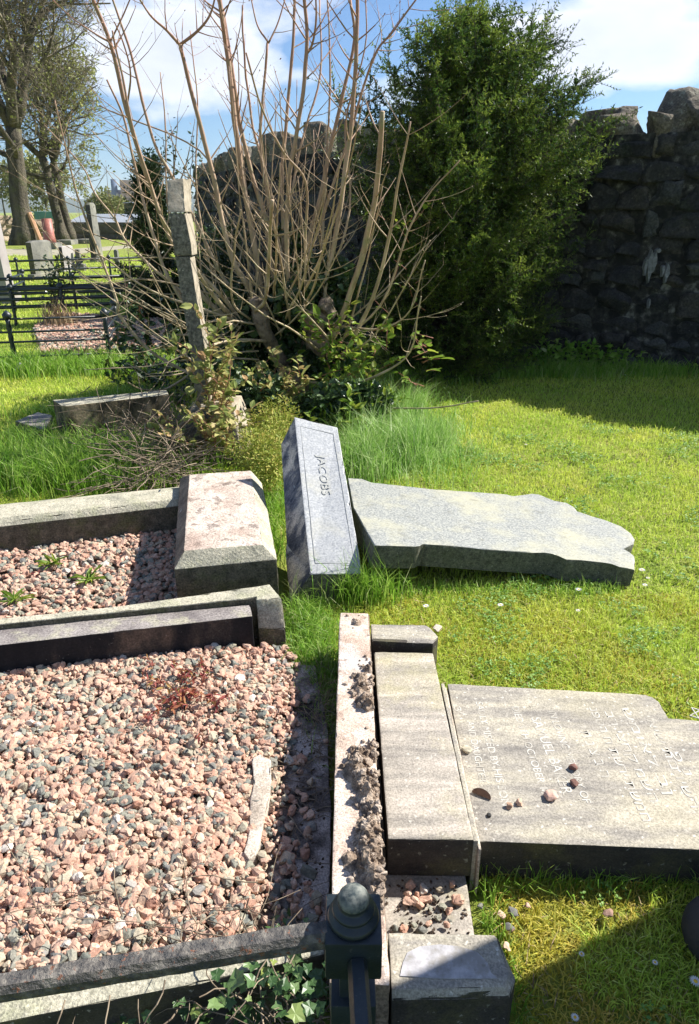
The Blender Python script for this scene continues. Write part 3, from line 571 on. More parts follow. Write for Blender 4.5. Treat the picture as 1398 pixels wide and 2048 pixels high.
# shard of dark pottery: a tilted half disc
g = G(962, 1594, ZT); V = []
for k in range(14):
    an = math.pi * (k / 13) ; V.append((math.cos(an) * .026, 0, math.sin(an) * .018))
sh = [Vector(v) for v in V]
rot = Matrix.Rotation(math.radians(-30), 4, 'Z') @ Matrix.Rotation(math.radians(-35), 4, 'X')
top_ = [g + rot @ p + Vector((0, 0, .004)) for p in sh]; bot_ = [g + rot @ (p * .8 + Vector((0, .016, 0))) + Vector((0, 0, .004)) for p in sh]
m = material('brown_shard', R2((.10, .05, .03), (.22, .12, .07)), 30, 6, .6, .3, 100, .002)
tagit(link('pottery_shard', rings_mesh('pottery_shard', [top_, bot_]), m), 'brown curved shard propped on the inscribed stone by the joint', 'shard')

# ================================================================ GRAVEL PLOTS
def pip(pts, x, y):
    ins = np.zeros(len(x), bool); n = len(pts)
    for i in range(n):
        x1, y1 = pts[i][0], pts[i][1]; x2, y2 = pts[(i + 1) % n][0], pts[(i + 1) % n][1]
        c = ((y1 > y) != (y2 > y)) & (x < (x2 - x1) * (y - y1) / (y2 - y1 + 1e-12) + x1); ins ^= c
    return ins
def sample_poly(pts, n):
    X = np.array([p[0] for p in pts]); Y = np.array([p[1] for p in pts]); o = []
    tot = 0
    while tot < n:
        x = rg.uniform(X.min(), X.max(), n * 2); y = rg.uniform(Y.min(), Y.max(), n * 2); k = pip(pts, x, y); o.append(np.stack([x[k], y[k]], 1)); tot += k.sum()
    return np.concatenate(o)[:n]
PBT = [rock_template(40 + i, 2, .42, [.1, .3, .5][i % 3]) for i in range(14)]
def pebbles(xy, size, z, layers=.02, flat=.72):
    n = len(xy); s = size * np.exp(np.clip(rg.normal(0, .34, n), -.9, .42)); pos = np.column_stack([xy, z + rg.uniform(0, layers, n)])
    sca = np.stack([s * rg.uniform(.8, 1.35, n), s * rg.uniform(.75, 1.1, n), s * rg.uniform(.5, .85, n)], 1)
    tilt = rg.normal(0, .45, (n, 3)); tilt[:, 2] = 1; R = basis(rg.normal(size=(n, 3)) * np.array([1, 1, .35]), up=tilt); wh = rg.integers(0, 14, n)
    return merge([scatter('', *PBT[i], pos[wh == i], R[wh == i], sca[wh == i]) for i in range(14)])
near_plot = [(-2.2, .50), (-.07, .93), (-.12, 1.1), (-.17, 1.35), (-.17, 1.7), (-.18, 2.05), (-.22, 2.14), (-.33, 2.10), (-2.2, 1.712)]
def gz_near(x, y):
    return .035 + .035 * np.clip((-.22 - x) / .25, 0, 1) + .012 * np.sin(x * 5 + 1) * np.cos(y * 4)
# soil bed under the near gravel
def bed(name, pts, zf, mat, label, n=46):
    X = [p[0] for p in pts]; Y = [p[1] for p in pts]; gx, gy = np.meshgrid(np.linspace(min(X) - .02, max(X) + .02, n), np.linspace(min(Y) - .02, max(Y) + .02, n))
    ins = pip(pts, gx.ravel(), gy.ravel()).reshape(gx.shape); gz = np.where(ins, zf(gx, gy), -.03)
    I = (np.arange(n - 1)[:, None] * n + np.arange(n - 1)[None]).ravel()
    o = structure(name, npmesh(name, np.stack([gx, gy, gz], -1).reshape(-1, 3), [np.stack([I, I + 1, I + n + 1, I + n], 1)], True), mat, label=label)
    return o
bed('soil_bed', near_plot, gz_near, M['gravel_dirt'], 'gritty soil beneath the pink gravel of the near plot')
xy = sample_poly([(-1.75, .60)] + near_plot[1:8] + [(-1.75, 1.82)], 19500); zz = gz_near(xy[:, 0], xy[:, 1])
front = xy[:, 1] < 1.4; 
pale = [G2(x, y, .08) for x, y in [(503, 1512), (520, 1506), (541, 1516), (543, 1560), (538, 1590), (530, 1625), (524, 1660), (512, 1705), (498, 1716), (487, 1700), (498, 1655), (499, 1610), (507, 1560)]]
keep = ~(pip(pale, xy[:, 0], xy[:, 1])) | (rg.random(len(xy)) < .16)
xy, zz = xy[keep], zz[keep]
dens_r = np.clip((-.20 - xy[:, 0]) / .05 + .25, 0, 1); k = rg.random(len(xy)) < np.maximum(dens_r, .12); xy, zz = xy[k], zz[k]
v_, f_ = pebbles(xy, .0205, zz + .004, .024)
xyg = sample_poly([(-1.6, .62)] + near_plot[1:8] + [(-1.6, 1.84)], 9000); PBT_, PBT[:] = PBT[:], [rock_template(140 + i, 1, .42, .42) for i in range(14)]
vg, fg = pebbles(xyg, .010, gz_near(xyg[:, 0], xyg[:, 1]) + .010, .018); PBT[:] = PBT_; v_, f_ = merge([(v_, f_), (vg, fg)])
tagit(link('gravel', npmesh('gravel', v_, f_, False), M['gravel'], loc=(-1, 1.4, 0)), 'pink and grey gravel filling the near plot', None, None, 'stuff')
q = [(p[0], p[1]) for p in pale]; stone('concrete_strip', [ring([Vector((*p, 0)) for p in q], -.02), ring([Vector((*p, 0)) for p in q], .074)], [M['paleconc'], M['paleconc']], None, 'pale broken concrete strip showing through the pink gravel', 'concrete strip', cell=.02, amp=.003, chip=.012, seed=31)
# foundation slab between plot and fallen base
q = [(-.20, .95), (-.045, .93), (-.05, 1.4), (-.07, 1.75), (-.12, 2.05), (-.20, 2.06)]
stone('foundation_slab', [ring(q, -.05), ring(q, .036)], [M['slab'], M['slab']], None, 'grey rough foundation slab between the gravel and the fallen sandstone base', 'foundation slab', cell=.022, amp=.004, chip=.01, seed=32)
p_ = [(560, 1420), (572, 1395), (590, 1430), (585, 1370), (588, 1540), (598, 1545), (610, 1600), (580, 1655), (625, 1655), (570, 1720), (588, 1770), (600, 1790), (618, 1745), (628, 1790), (605, 1835), (635, 1825), (575, 1690), (590, 1700), (612, 1667), (585, 1650), (572, 1500), (580, 1600), (600, 1520), (560, 1790), (575, 1815), (622, 1840), (640, 1800), (578, 1745)]
p_ = p_ + [(rnd.gauss(588, 18), rnd.uniform(1380, 1840)) for _ in range(70)]
xy = np.array([G2(x + rnd.gauss(0, 2), y, .04) for x, y in p_]); v1 = pebbles(xy, .021, .043, .003)
p_ = [(905, 1770), (880, 1778), (915, 1800), (898, 1822), (877, 1832), (893, 1850), (820, 1770), (835, 1790), (850, 1800), (818, 1800), (840, 1810), (862, 1792), (828, 1850), (845, 1862), (808, 1855), (870, 1795), (850, 1780), (900, 1840), (885, 1812), (815, 1785), (830, 1800), (860, 1815), (790, 1855), (858, 1845)]
xy = np.array([G2(x, y, .06) for x, y in p_]); v2 = pebbles(xy, .017, .057, .004)
v_, f_ = merge([v1, v2]); tagit(link('scattered_gravel', npmesh('scattered_gravel', v_, f_), M['gravel'], loc=(0, 1.3, .03)), 'loose gravel and grit scattered over the foundation and the sandstone recess', None, None, 'stuff')
# crumbs of soil on the recess and foundation
xy = np.concatenate([np.array([G2(rnd.gauss(850, 45), rnd.gauss(1815, 28), .05) for _ in range(160)]), sample_poly([(-.19, 1.0), (-.06, .97), (-.07, 1.6), (-.18, 1.9)], 260)])
xy = xy[((xy[:, 0] > .085) & (xy[:, 0] < .265) & (xy[:, 1] > .965)) | (xy[:, 0] < 0)]
n = len(xy); s = rg.uniform(.002, .008, n); zc = np.where(xy[:, 0] > 0, .052, .038)
v_, f_ = scatter('', *RK[0], np.column_stack([xy, zc]), rand_rot(n), np.stack([s, s, s * .7], 1))
M['crumb'] = material('soil_crumbs', R2((.04, .028, .02), (.12, .085, .06)), 50, 4, .95, 0)
tagit(link('soil_crumbs', npmesh('soil_crumbs', v_, f_), M['crumb'], loc=(0, 1.3, .03)), 'dark soil crumbs on the slab', None, None, 'stuff')
# small plot 2
plot2 = [(-2.5, 1.79), (-.83, 2.14), (-.63, 2.20), (-.66, 2.5), (-.78, 3.14), (-.86, 3.18), (-2.5, 2.76)]
bed('soil_bed', plot2, lambda x, y: .05 + 0 * x, M['gravel_dirt'], 'soil beneath the gravel of the small plot')
xy = sample_poly(plot2, 8500); v_, f_ = pebbles(xy, .0205, .056, .018)
tagit(link('gravel', npmesh('gravel', v_, f_, False), M['gravel'], loc=(-1.5, 2.6, 0)), 'pink gravel in the small plot behind the black kerb', None, None, 'stuff')
# fenced plot far left
plot3 = [G2(85, 712), G2(330, 700), G2(330, 645), G2(120, 632), G2(70, 660)]
bed('soil_bed', plot3, lambda x, y: .03 + 0 * x, M['gravel_dirt'], 'soil beneath the gravel inside the iron railings', 20)
xy = sample_poly(plot3, 5000); v_, f_ = pebbles(xy, .036, .04, .02)
tagit(link('gravel', npmesh('gravel', v_, f_, False), M['gravel'], loc=(-3, 9, 0)), 'pale pink gravel behind the nearest black railing', None, None, 'stuff')
# near kerb under the rail
q = [G(-300, 2105, .16), G(0, 2045, .16), G(400, 1965, .16), G(650, 1908, .16), G(640, 1868, .16), G(0, 1985, .16), G(-300, 2040, .16)]
stone('grave_kerb', [ring(q, -.05), ring(q, .16)], [M['kerb'], M['sand_dark']], UP, 'yellowish kerb stone under the rusty iron rail', 'kerb stone', 'kerb stones round the graves', seed=35, cell=.03)

# ================================================================ IRON POST AND RAILS IN FRONT
ir = empty('iron_railing', (.006, .745, 0)); tagit(ir, 'dark iron corner post with domed finial and rusty rail beside the near gravel', 'railing')
def lathe(name, prof, cx, cy, n=28):
    V = []; Fq = []
    for r, z in prof:
        for k in range(n): V.append((cx + r * math.cos(2 * math.pi * k / n), cy + r * math.sin(2 * math.pi * k / n), z))
    m = len(prof)
    for i in range(m - 1):
        for k in range(n): Fq.append((i * n + k, i * n + (k + 1) % n, (i + 1) * n + (k + 1) % n, (i + 1) * n + k))
    V += [(cx, cy, prof[0][1]), (cx, cy, prof[-1][1])]
    T = [(m * n, (k + 1) % n, k) for k in range(n)] + [(m * n + 1, (m - 1) * n + k, (m - 1) * n + (k + 1) % n) for k in range(n)]
    return npmesh(name, np.array(V), [np.array(Fq), np.array(T)], True)
ZP = .5; c1, c2, c3, c4 = G(656, 1868, ZP), G(766, 1858, ZP), G(758, 1775, ZP), G(668, 1772, ZP)
cx, cy = .006, .745; h = .043
me = rings_mesh('post', box_rings(cx - h, cx + h, cy - h, cy + h, .42, ZP), 0, 0, 0, .004); post = link('post', me, M['iron'], ir)
link('shaft', rings_mesh('shaft', box_rings(cx - .022, cx + .022, cy - .022, cy + .022, -.03, .4195), 0, 0, 0, .003), M['iron'], ir)
link('collar', rings_mesh('collar', box_rings(cx - .036, cx + .036, cy - .036, cy + .036, .29, .345), 0, 0, 0, .004), M['iron'], ir)
prof = [(.038, ZP + .0005), (.040, ZP + .006), (.038, ZP + .012), (.030, ZP + .015), (.029, ZP + .018), (.033, ZP + .022), (.032, ZP + .027), (.024, ZP + .030), (.0225, ZP + .034), (.0235, ZP + .040), (.022, ZP + .048), (.017, ZP + .055), (.009, ZP + .059), (.002, ZP + .060)]
fin = link('finial', lathe('finial', prof, cx, cy), M['iron'], ir)
prof = [(.0232, ZP + .0385), (.0242, ZP + .042), (.0225, ZP + .0485), (.0175, ZP + .0556), (.0093, ZP + .0598), (.001, ZP + .0608)]
link('cap', lathe('cap', prof, cx, cy), M['iron_cap'], ir)
def rail_mesh(name, p, q_, w_, h_, cell=.012, amp=.0015, seed=1, groove=True):
    t = (q_ - p).normalized(); s = t.cross(Vector((0, 0, 1))).normalized(); u = s.cross(t)
    sec = [(-.5, -.25), (-.32, -.5), (.32, -.5), (.5, -.25), (.5, .2), (.3, .5), (-.3, .5), (-.5, .2)]
    r = [[base_ + s * a_ * w_ + u * b_ * h_ for a_, b_ in sec] for base_ in (p, q_)]
    return rings_mesh(name, r, cell, amp, .002, 0, seed, 50)
rz = .482
pa, pb_ = G(668, 1865, rz), G(-500, 2060, rz)
link('rail', rail_mesh('rail', pa, pb_, .034, .036, .014, .0022, 3), M['iron_rust'], ir)
link('rail', rail_mesh('rail', Vector((cx + .006, cy - .044, .455)), Vector((cx + .028, .30, .455)), .030, .034, .02, .0006, 4), M['iron'], ir)
# dark round stone at the right edge
g = G(1452, 1856, .07)
bm_ = lathe('boulder', [(.05 + .0 * k if k == 0 else .085 * math.cos(math.radians(-50 + 14 * k)), .055 + .075 * math.sin(math.radians(-50 + 14 * k))) for k in range(10)] + [(.004, .131)], g.x, g.y, 24)
for v in bm_.vertices: v.co += noise.noise_vector(v.co * 14) * .006
tagit(link('boulder', bm_, M['dark_stone']), 'dark rounded stone in the grass at the right edge', 'boulder')
# unseen headstone of guessed form, added to shade the near base and post
q = [(1.55, .2), (1.67, .2), (1.67, 1.515), (1.55, 1.515)]
sh_ = empty('added_shade_headstone', (1.61, .8, 0)); tagit(sh_, 'unseen tall headstone added just outside the right of the frame to cast shade', 'headstone')
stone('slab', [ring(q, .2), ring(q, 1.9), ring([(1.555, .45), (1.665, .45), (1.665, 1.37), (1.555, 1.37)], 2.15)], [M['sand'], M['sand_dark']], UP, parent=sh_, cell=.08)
q = [(1.47, .12), (1.75, .12), (1.75, 1.60), (1.47, 1.60)]
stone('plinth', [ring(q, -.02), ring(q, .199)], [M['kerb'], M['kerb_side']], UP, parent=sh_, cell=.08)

# ================================================================ LEANING SHAFT AND SMALL KERB BEHIND
ob = empty('leaning_shaft', (-.93, 4.5, 0)); tagit(ob, 'tall narrow grey stone shaft leaning left out of the brambles', 'monument')
YB = 4.45
def cross_sec(l, r_, y, Y, depth, zoff=0):
    a_, b_ = D(l, y, Y), D(r_, y, Y); return [a_, b_, b_ + Vector((.004, depth, .0)), a_ + Vector((.004, depth, .0))]
lv = [(395, 425, 838), (393, 421, 790)]
def shaft(name, levels, mats, fn=None, seed=1, parent=ob):
    stone(name, [cross_sec(*l_) for l_ in levels], mats, fn, parent=parent, cell=.03, seed=seed, chip=.008, amp=.0015)
M['shaft'] = material('grey_harled_stone', R2((.09, .087, .078), (.20, .19, .165)), 60, 8, .95, .8, 120, .006, spots=[('v', 40, .1, .22, (.52, .48, .42), .7, False, .3), ('n', 5, .5, .68, (.20, .20, .13), .4)])
M['shaft_top_lit'] = material('tan_cap_and_lit_side', R2((.27, .23, .17), (.44, .38, .29)), 16, 8, .95, .6, 60, .006, spots=[('n', 30, .56, .64, (.2, .18, .14), .6)])
fs_ = lambda n, c: 1 if n.x > .5 else 0  # sunward right faces take the paler tan, sunlight put into the colour
shaft('shaft', [(394, 420, 862, YB + .02, .13), (390, 417, 790, YB, .12), (380, 410, 700, YB, .12), (350, 380, 513, YB, .12)], [M['shaft'], M['shaft_top_lit']], fs_, 41)
shaft('capital', [(348, 384, 511, YB - .01, .14), (346, 382, 488, YB - .02, .15), (336, 370, 427, YB - .02, .16), ], [M['shaft'], M['shaft_top_lit']], fs_, 42)
c_ = cross_sec(336, 370, 424, YB - .02, .16); c5 = [D(333, 360, YB + .10), D(366, 357, YB + .10), D(366, 357, YB + .10) + Vector((.03, .10, 0)), D(333, 360, YB + .10) + Vector((.03, .10, 0))]
stone('cap', [c_, c5], [M['shaft_top_lit'], M['shaft_top_lit']], None, parent=ob, cell=.03, seed=43)
q = [(-1.06, 4.28), (-.70, 4.25), (-.68, 4.72), (-1.10, 4.74)]; qt = [(-1.02, 4.38), (-.74, 4.36), (-.73, 4.66), (-1.03, 4.66)]
stone('base', [ring(q, -.03), ring(q, .17), ring(qt, .36)], [M['shaft_top_lit'], M['shaft']], lambda n, c: 0 if n.z > .5 or n.x > .5 else 1, parent=ob, cell=.04, seed=44)  # top and right side coloured paler as if sunlit
# small kerb behind on the left
p0, p1 = G(138, 888, 0), G(300, 868, 0)
t = (p1 - p0).normalized(); nn = Vector((-t.y, t.x, 0))
q = [p0 - t * .02, p0 + t * .95, p0 + t * .95 + nn * .13, p0 - t * .06 + nn * .13]
q = [p0, G(345, 860, 0), G(345, 860, 0) + Vector((-.05, .14, 0)), p0 + Vector((-.14, .18, 0))]
M['sandmoss'] = material('mottled_brown_stone', [(.38, (.04, .034, .022)), (.5, (.15, .115, .065)), (.62, (.34, .26, .16))], 9, 10, .95, .8, 60, .008, stretch=(1, 1, .5), spots=[('n', 30, .6, .68, (.03, .03, .02), .7)])
stone('grave_kerb', [ring(q, -.03), ring(q, .27)], [M['kerb'], M['sandmoss']], UP, 'brown mottled kerb stone half hidden by the dead twigs at left', 'kerb stone', 'kerb stones round the graves', seed=45)
q = [G(35, 838, .07), G(92, 868, .07), G(112, 838, .07), G(70, 826, .07)]
q = [G(30, 842, .09), G(90, 860, .09), G(105, 830, .09), G(75, 824, .09)]
stone('flat_slab', [ring(q, -.02), ring(q, .09)], [M['kerb_blacktop'], M['kerb_side']], UP, 'low grey slab sunk in grass left of the brown kerb', 'slab', seed=46)
# broken green bottle glass
g = G(232, 912, .0)
me = lathe('glass_bottle', [(.03, 0), (.034, .02), (.034, .11), (.02, .14), (.012, .16), (.012, .19)], 0, 0, 16)
for v in me.vertices: v.co = Vector((v.co.z, v.co.x, v.co.y + .02)) + g
tagit(link('glass_bottle', me, M['glassgreen']), 'green glass bottle lying among the dead twigs', 'bottle')

# ================================================================ STONE WALL
def wall(name, line, H, label, mat, mortar, cop, rowh=(.13, .29), stw=(.14, .46), depth=.16, thick=.5, seed=1, flip=1, caps=True, tpl=None, coph=.3, rounds=True):
    r = random.Random(seed); T = tpl or [rock_template(70 + i, 6, .36, .95) for i in range(10)]
    TC = [rock_template(170 + i, 6, .22, .62) for i in range(len(T))] if caps else T
    w0 = empty(name, (line[0][0], line[0][1], 0)); tagit(w0, label, 'wall')
    Ls = [0]; P = [Vector((p[0], p[1], 0)) for p in line]
    for a_, b_ in zip(P, P[1:]): Ls.append(Ls[-1] + (b_ - a_).length)
    def at(s):
        s = min(max(s, 0), Ls[-1] - 1e-4)
        for i in range(len(P) - 1):
            if s <= Ls[i + 1]: t_ = (s - Ls[i]) / (Ls[i + 1] - Ls[i]); return P[i].lerp(P[i + 1], t_), (P[i + 1] - P[i]).normalized()
    stones = {i: [] for i in range(len(T))}; caps_ = {i: [] for i in range(len(T))}
    def put(dic, s, z, w_, h_, dp, out_=0, tilt=0):
        p, t_ = at(s); nn = Vector((-t_.y, t_.x, 0)) * flip
        R = Matrix((t_, nn, Vector((0, 0, 1)))).transposed() @ Matrix.Rotation(tilt, 3, 'Y')
        dic[r.randrange(len(T))].append((p + nn * out_ + Vector((0, 0, z)), R, (w_, dp, h_)))
    z = -.05
    while z < H - .12:
        h_ = min(r.uniform(*rowh), H - z); s = r.uniform(-.3, 0)
        while s < Ls[-1]:
            w_ = r.uniform(*stw); hh = h_ * r.uniform(.82, 1.0)
            if h_ > .28 and r.random() < .25:
                put(stones, s + w_ / 2, z + h_ * .26, w_ * 1.08, h_ * .52, depth, r.uniform(-.02, .02)); put(stones, s + w_ / 2, z + h_ * .76, w_ * 1.08, h_ * .5, depth, r.uniform(-.02, .02))
            else: put(stones, s + w_ / 2, z + h_ / 2, w_ * 1.1, hh * 1.1, depth * r.uniform(.9, 1.3), r.uniform(-.025, .025), r.gauss(0, .03))
            s += w_ + .02
        z += h_
    if caps:
        s = 0
        while s < Ls[-1]:
            w_ = r.uniform(.25, .55); hc = coph * r.uniform(.6, 1.25)
            put(caps_, s + w_ / 2, H + hc * .38, w_ * 1.05, hc * 1.15, thick * 1.0, thick * .42 * -1 if flip == 1 else -thick * .42, r.gauss(0, .06)); s += w_ * (1.0 if r.random() < .8 else 1.5)
    def build(nm, dic, mt, T=T):
        parts = []
        for i, L_ in dic.items():
            if L_: parts.append(scatter('', *T[i], np.array([tuple(x[0]) for x in L_]), np.array([np.array(x[1]) for x in L_]), np.array([x[2] for x in L_])))
        v_, f_ = merge(parts); me = npmesh(nm, v_, f_, True); link(nm, me, mt, w0)
    build('stonework', stones, mat)
    if caps: build('coping', caps_, cop, TC)
    # mortar core
    n_ = 60 if rounds else 10; ins, outs = [], []
    for k in range(n_ + 1):
        p, t_ = at(Ls[-1] * k / n_); nn = Vector((-t_.y, t_.x, 0)) * flip; ins.append(p + nn * (depth * .22)); outs.append(p - nn * thick)
    Vv = []; Fq = []
    for k in range(n_ + 1):
        for p, zz_ in ((ins[k], -.1), (ins[k], H + .02), (outs[k], H + .02), (outs[k], -.1)): Vv.append((p.x, p.y, zz_))
    for k in range(n_):
        for j in range(3): Fq.append((k * 4 + j, (k + 1) * 4 + j, (k + 1) * 4 + j + 1, k * 4 + j + 1))
    Fq += [(0, 1, 2, 3), (n_ * 4 + 3, n_ * 4 + 2, n_ * 4 + 1, n_ * 4)]
    link('core', npmesh('core', np.array(Vv), [np.array(Fq)]), mortar, w0)
    return w0
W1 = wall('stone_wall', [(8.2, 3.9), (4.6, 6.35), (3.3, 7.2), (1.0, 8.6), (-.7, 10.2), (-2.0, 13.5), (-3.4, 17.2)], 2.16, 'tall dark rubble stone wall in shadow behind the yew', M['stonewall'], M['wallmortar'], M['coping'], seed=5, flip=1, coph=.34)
# the big coping boulders at the right end
for x, y, w_, h_, sd in [(1350, 240, .62, .62, 4), (1300, 300, .3, .3, 6), (1200, 245, .38, .26, 2), (1245, 262, .26, .24, 7)]:
    pass
for x0_, y0_, w__, h__ in [(1301, 522, 7, 34), (1309, 518, 5, 22), (1292, 528, 4, 18), (1334, 540, 5, 20), (1327, 536, 3, 12), (1299, 604, 2, 11), (1318, 500, 6, 5)]:
    c0_ = D(x0_, y0_, 7.2); Yw = 7.2 + (3.3 - c0_.x) * .62 - .16; T0 = Vector((-1.3, .85, 0)).normalized() * -1
    ol = []
    for k in range(14):
        an = 2 * math.pi * k / 14; rr_ = rnd.uniform(.65, 1.1) * (.55 if math.sin(an) < -.3 else 1); ol.append((math.cos(an) * rr_ * w__ / 195, math.sin(an) * h__ / 195 * rnd.uniform(.7, 1.1)))
    o_ = D(x0_, y0_ + h__ * .4, Yw); link('lime_stain', rings_mesh('lime_stain', [[o_ + T0 * a_ + Vector((0, .05, b_)) for a_, b_ in ol], [o_ + T0 * a_ * .9 + Vector((0, -.004, b_ * .9)) for a_, b_ in ol]]), M['white_stain'], W1)
T_ = [rock_template(93 + i, 7, .16, .82) for i in range(5)]; pr = []
for i, (x, y, w_, h_, dp) in enumerate([(1352, 250, .55, .62, .5), (1410, 255, .5, .5, .5), (1240, 243, .30, .26, .3), (1196, 250, .42, .28, .35), (1262, 286, .34, .26, .4)]):
    Yw = 7.2 + (3.3 - D(x, y, 7).x) * .62 + .15; p = D(x, y, Yw); pr.append(scatter('', *T_[i % 5], np.array([tuple(p)]), np.array([np.eye(3)]), np.array([[w_, dp, h_]])))
v_, f_ = merge(pr); link('coping_boulder', npmesh('coping_boulder', v_, f_, True), M['coping'], W1)

# ================================================================ GRASS
def blades(xy, h, wd, lean=.45, z0=-.005, bend=None):
    n = len(xy); az = rg.uniform(0, 2 * math.pi, n); L_ = np.abs(rg.normal(lean, lean * .5, n)); h = h * np.exp(rg.normal(0, .25, n)); w_ = wd * rg.uniform(.7, 1.3, n)
    d = np.stack([np.cos(az), np.sin(az), np.zeros(n)], 1)
    if bend is not None: d = d * .6 + np.array(bend) * .6
    fa = rg.uniform(0, 2 * math.pi, n); s = np.stack([np.cos(fa), np.sin(fa), np.zeros(n)], 1) * (w_ / 2)[:, None]
    b = np.column_stack([xy, np.full(n, z0) if np.isscalar(z0) else z0]); up = np.array([0, 0, 1.])
    m = b + d * (h * L_ * .25)[:, None] + up * (h * .6)[:, None]; t = b + d * (h * L_ * 1.0)[:, None] + up * (h * np.sqrt(np.clip(1.15 - L_ ** 2 * .6, .12, 1)))[:, None]
    v = np.stack([b - s, b + s, m + s * .8, m - s * .8, t], 1).reshape(-1, 3); o = (np.arange(n) * 5)[:, None]
    return v, [np.array([[0, 1, 2, 3]]) + o, np.array([[3, 2, 4]]) + o]
EXC = [near_plot, [(-2.4, 1.7), (-.33, 2.12), (-.23, 2.13), (-.25, 2.5), (-.3, 3.3), (-.9, 3.4), (-2.6, 2.95)], [(-.22, .8), (.30, .8), (.31, 1.18), (.3, 2.1), (-.05, 2.15), (-.2, 2.07)], plot3,
       [tuple(p.to_2d()) for p in pts], [G2(-300, 2110), G2(0, 2050), G2(650, 1910), G2(640, 1868), G2(-300, 2030)], [(.3, .83), (.34, .83), (.34, 1.2), (.3, 1.2)],
       [(-1.04, 4.30), (-.72, 4.28), (-.7, 4.7), (-1.06, 4.7)]]
def lawn_pts(x0, x1, y0, y1, dens_, clump=True):
    n = int((x1 - x0) * (y1 - y0) * dens_); x = rg.uniform(x0, x1, n); y = rg.uniform(y0, y1, n)
    k = np.ones(n, bool)
    for e_ in EXC: k &= ~pip(e_, x, y)
    k &= np.abs(x) < .62 * y + .9
    return np.stack([x[k], y[k]], 1)
def grass_obj(name, parts, mat, label):
    v_, f_ = merge(parts); q4 = np.concatenate([f for f in f_ if f.shape[1] == 4]); q3 = np.concatenate([f for f in f_ if f.shape[1] == 3])
    return tagit(link(name, npmesh(name, v_, [q4, q3]), mat, loc=(0, 3, 0)), label, None, None, 'stuff')
near_l = lawn_pts(.05, 2.2, .55, 1.3, 26000)
mossy = [near_l]
p2 = lawn_pts(-.2, 2.6, 1.3, 2.6, 15000); p3 = lawn_pts(-3.0, 3.2, 2.6, 4.2, 7500); p4 = lawn_pts(-5.2, 4.8, 4.2, 7.2, 3400); p5 = lawn_pts(-9, 4, 7.2, 12, 1000); p6 = lawn_pts(-22, 1, 12, 28, 170)
# moss dominates where noise is high
def split(p, th=.0, sc_=3.):
    f = np.array([noise.noise(Vector((x * sc_, y * sc_, 3.3))) for x, y in p]); return p[f > th + rg.normal(0, .18, len(p))], p[f <= th + rg.normal(0, .18, len(p)) * 0]
ma, mb = split(near_l, -.05, 5)
grass_obj('moss', [blades(ma, .022, .0032, .9), blades(lawn_pts(.3, 2.2, .6, 1.35, 9000), .016, .004, 1.0)], M['grass_moss'], 'yellow moss and thatch in the near lawn')
a1, b1 = split(p2, .12, 3)
grass_obj('grass', [blades(mb, .034, .0028, .7), blades(p2, .028, .0028, .8), blades(p3, .028, .0038, .8), blades(p4, .028, .0058, .8), blades(p5, .035, .010, .7), blades(p6, .045, .022, .6)], M['grass'], 'short mown lawn grass')
grass_obj('moss', [blades(a1, .020, .0032, .9)], M['grass_moss'], 'moss patches in the lawn beyond the inscribed stone')
# longer tufts
def tuft_pts(px, py, sx, sy, n, z=0):
    o = []
    for _ in range(n):
        o.append(G2(rnd.gauss(px, sx), rnd.gauss(py, sy)))
    return np.array(o)
long_ = [blades(tuft_pts(725, 1200, 33, 10, 420), .15, .0042, .45), blades(tuft_pts(790, 1185, 25, 10, 120), .08, .004, .6), blades(tuft_pts(630, 1290, 30, 45, 1500), .07, .0035, .7),
         blades(tuft_pts(600, 1240, 18, 20, 300), .08, .0035, .7), blades(tuft_pts(640, 1400, 14, 60, 700), .05, .003, .8),
         blades(tuft_pts(160, 955, 120, 20, 3800), .19, .005, .6), blades(tuft_pts(40, 960, 60, 14, 1200), .15, .005, .6), blades(tuft_pts(230, 905, 60, 12, 900), .12, .005, .6), blades(tuft_pts(60, 885, 45, 10, 600), .12, .005, .6),
         blades(tuft_pts(200, 738, 110, 9, 2600), .15, .009, .5), blades(tuft_pts(40, 745, 50, 8, 1000), .16, .009, .5), blades(tuft_pts(120, 835, 60, 5, 500), .12, .006, .6), blades(tuft_pts(260, 805, 45, 6, 500), .14, .007, .6),
         blades(tuft_pts(1100, 748, 150, 6, 2600), .11, .009, .5), blades(tuft_pts(900, 757, 60, 6, 1000), .11, .009, .5), blades(tuft_pts(1330, 746, 60, 5, 900), .11, .009, .5), blades(tuft_pts(560, 980, 18, 60, 700), .10, .005, .6), blades(tuft_pts(546, 1060, 8, 50, 400), .10, .0045, .6)]
grass_obj('long_grass', long_, M['grass_long'], 'long green grass tufts at the stones, kerbs and wall foot')
def clover(n_, x0, x1, y0, y1, size):
    p = lawn_pts(x0, x1, y0, y1, n_ / ((x1 - x0) * (y1 - y0)) * 2.5); f = np.array([noise.noise(Vector((x * 2.4, y * 2.4, 8.))) + .6 * noise.noise(Vector((x * 9, y * 9, 2.))) for x, y in p]); p = p[f > .22]
    p = np.repeat(p, 3, 0); m = len(p); az = rg.uniform(0, 6.28, m // 3).repeat(3) + np.tile([0, 2.1, 4.2], m // 3); d = np.stack([np.cos(az), np.sin(az), rg.uniform(-.1, .4, m)], 1); s = size * rg.uniform(.7, 1.3, m)
    return scatter('', *OVAL, np.column_stack([p, np.full(m, .018) + rg.uniform(0, .012, m)]), basis(d, np.tile([0, 0, 1.], (m, 1)) + rg.normal(size=(m, 3)) * .3), np.stack([s, s * .9, s], 1))
M['clover'] = material('clover_leaves', R2((.10, .24, .04), (.20, .38, .06)), 5, 3, .5, 0, island=[(0, (.08, .2, .03)), (1, (.30, .44, .09))], islandmix=.6, transl=.3)
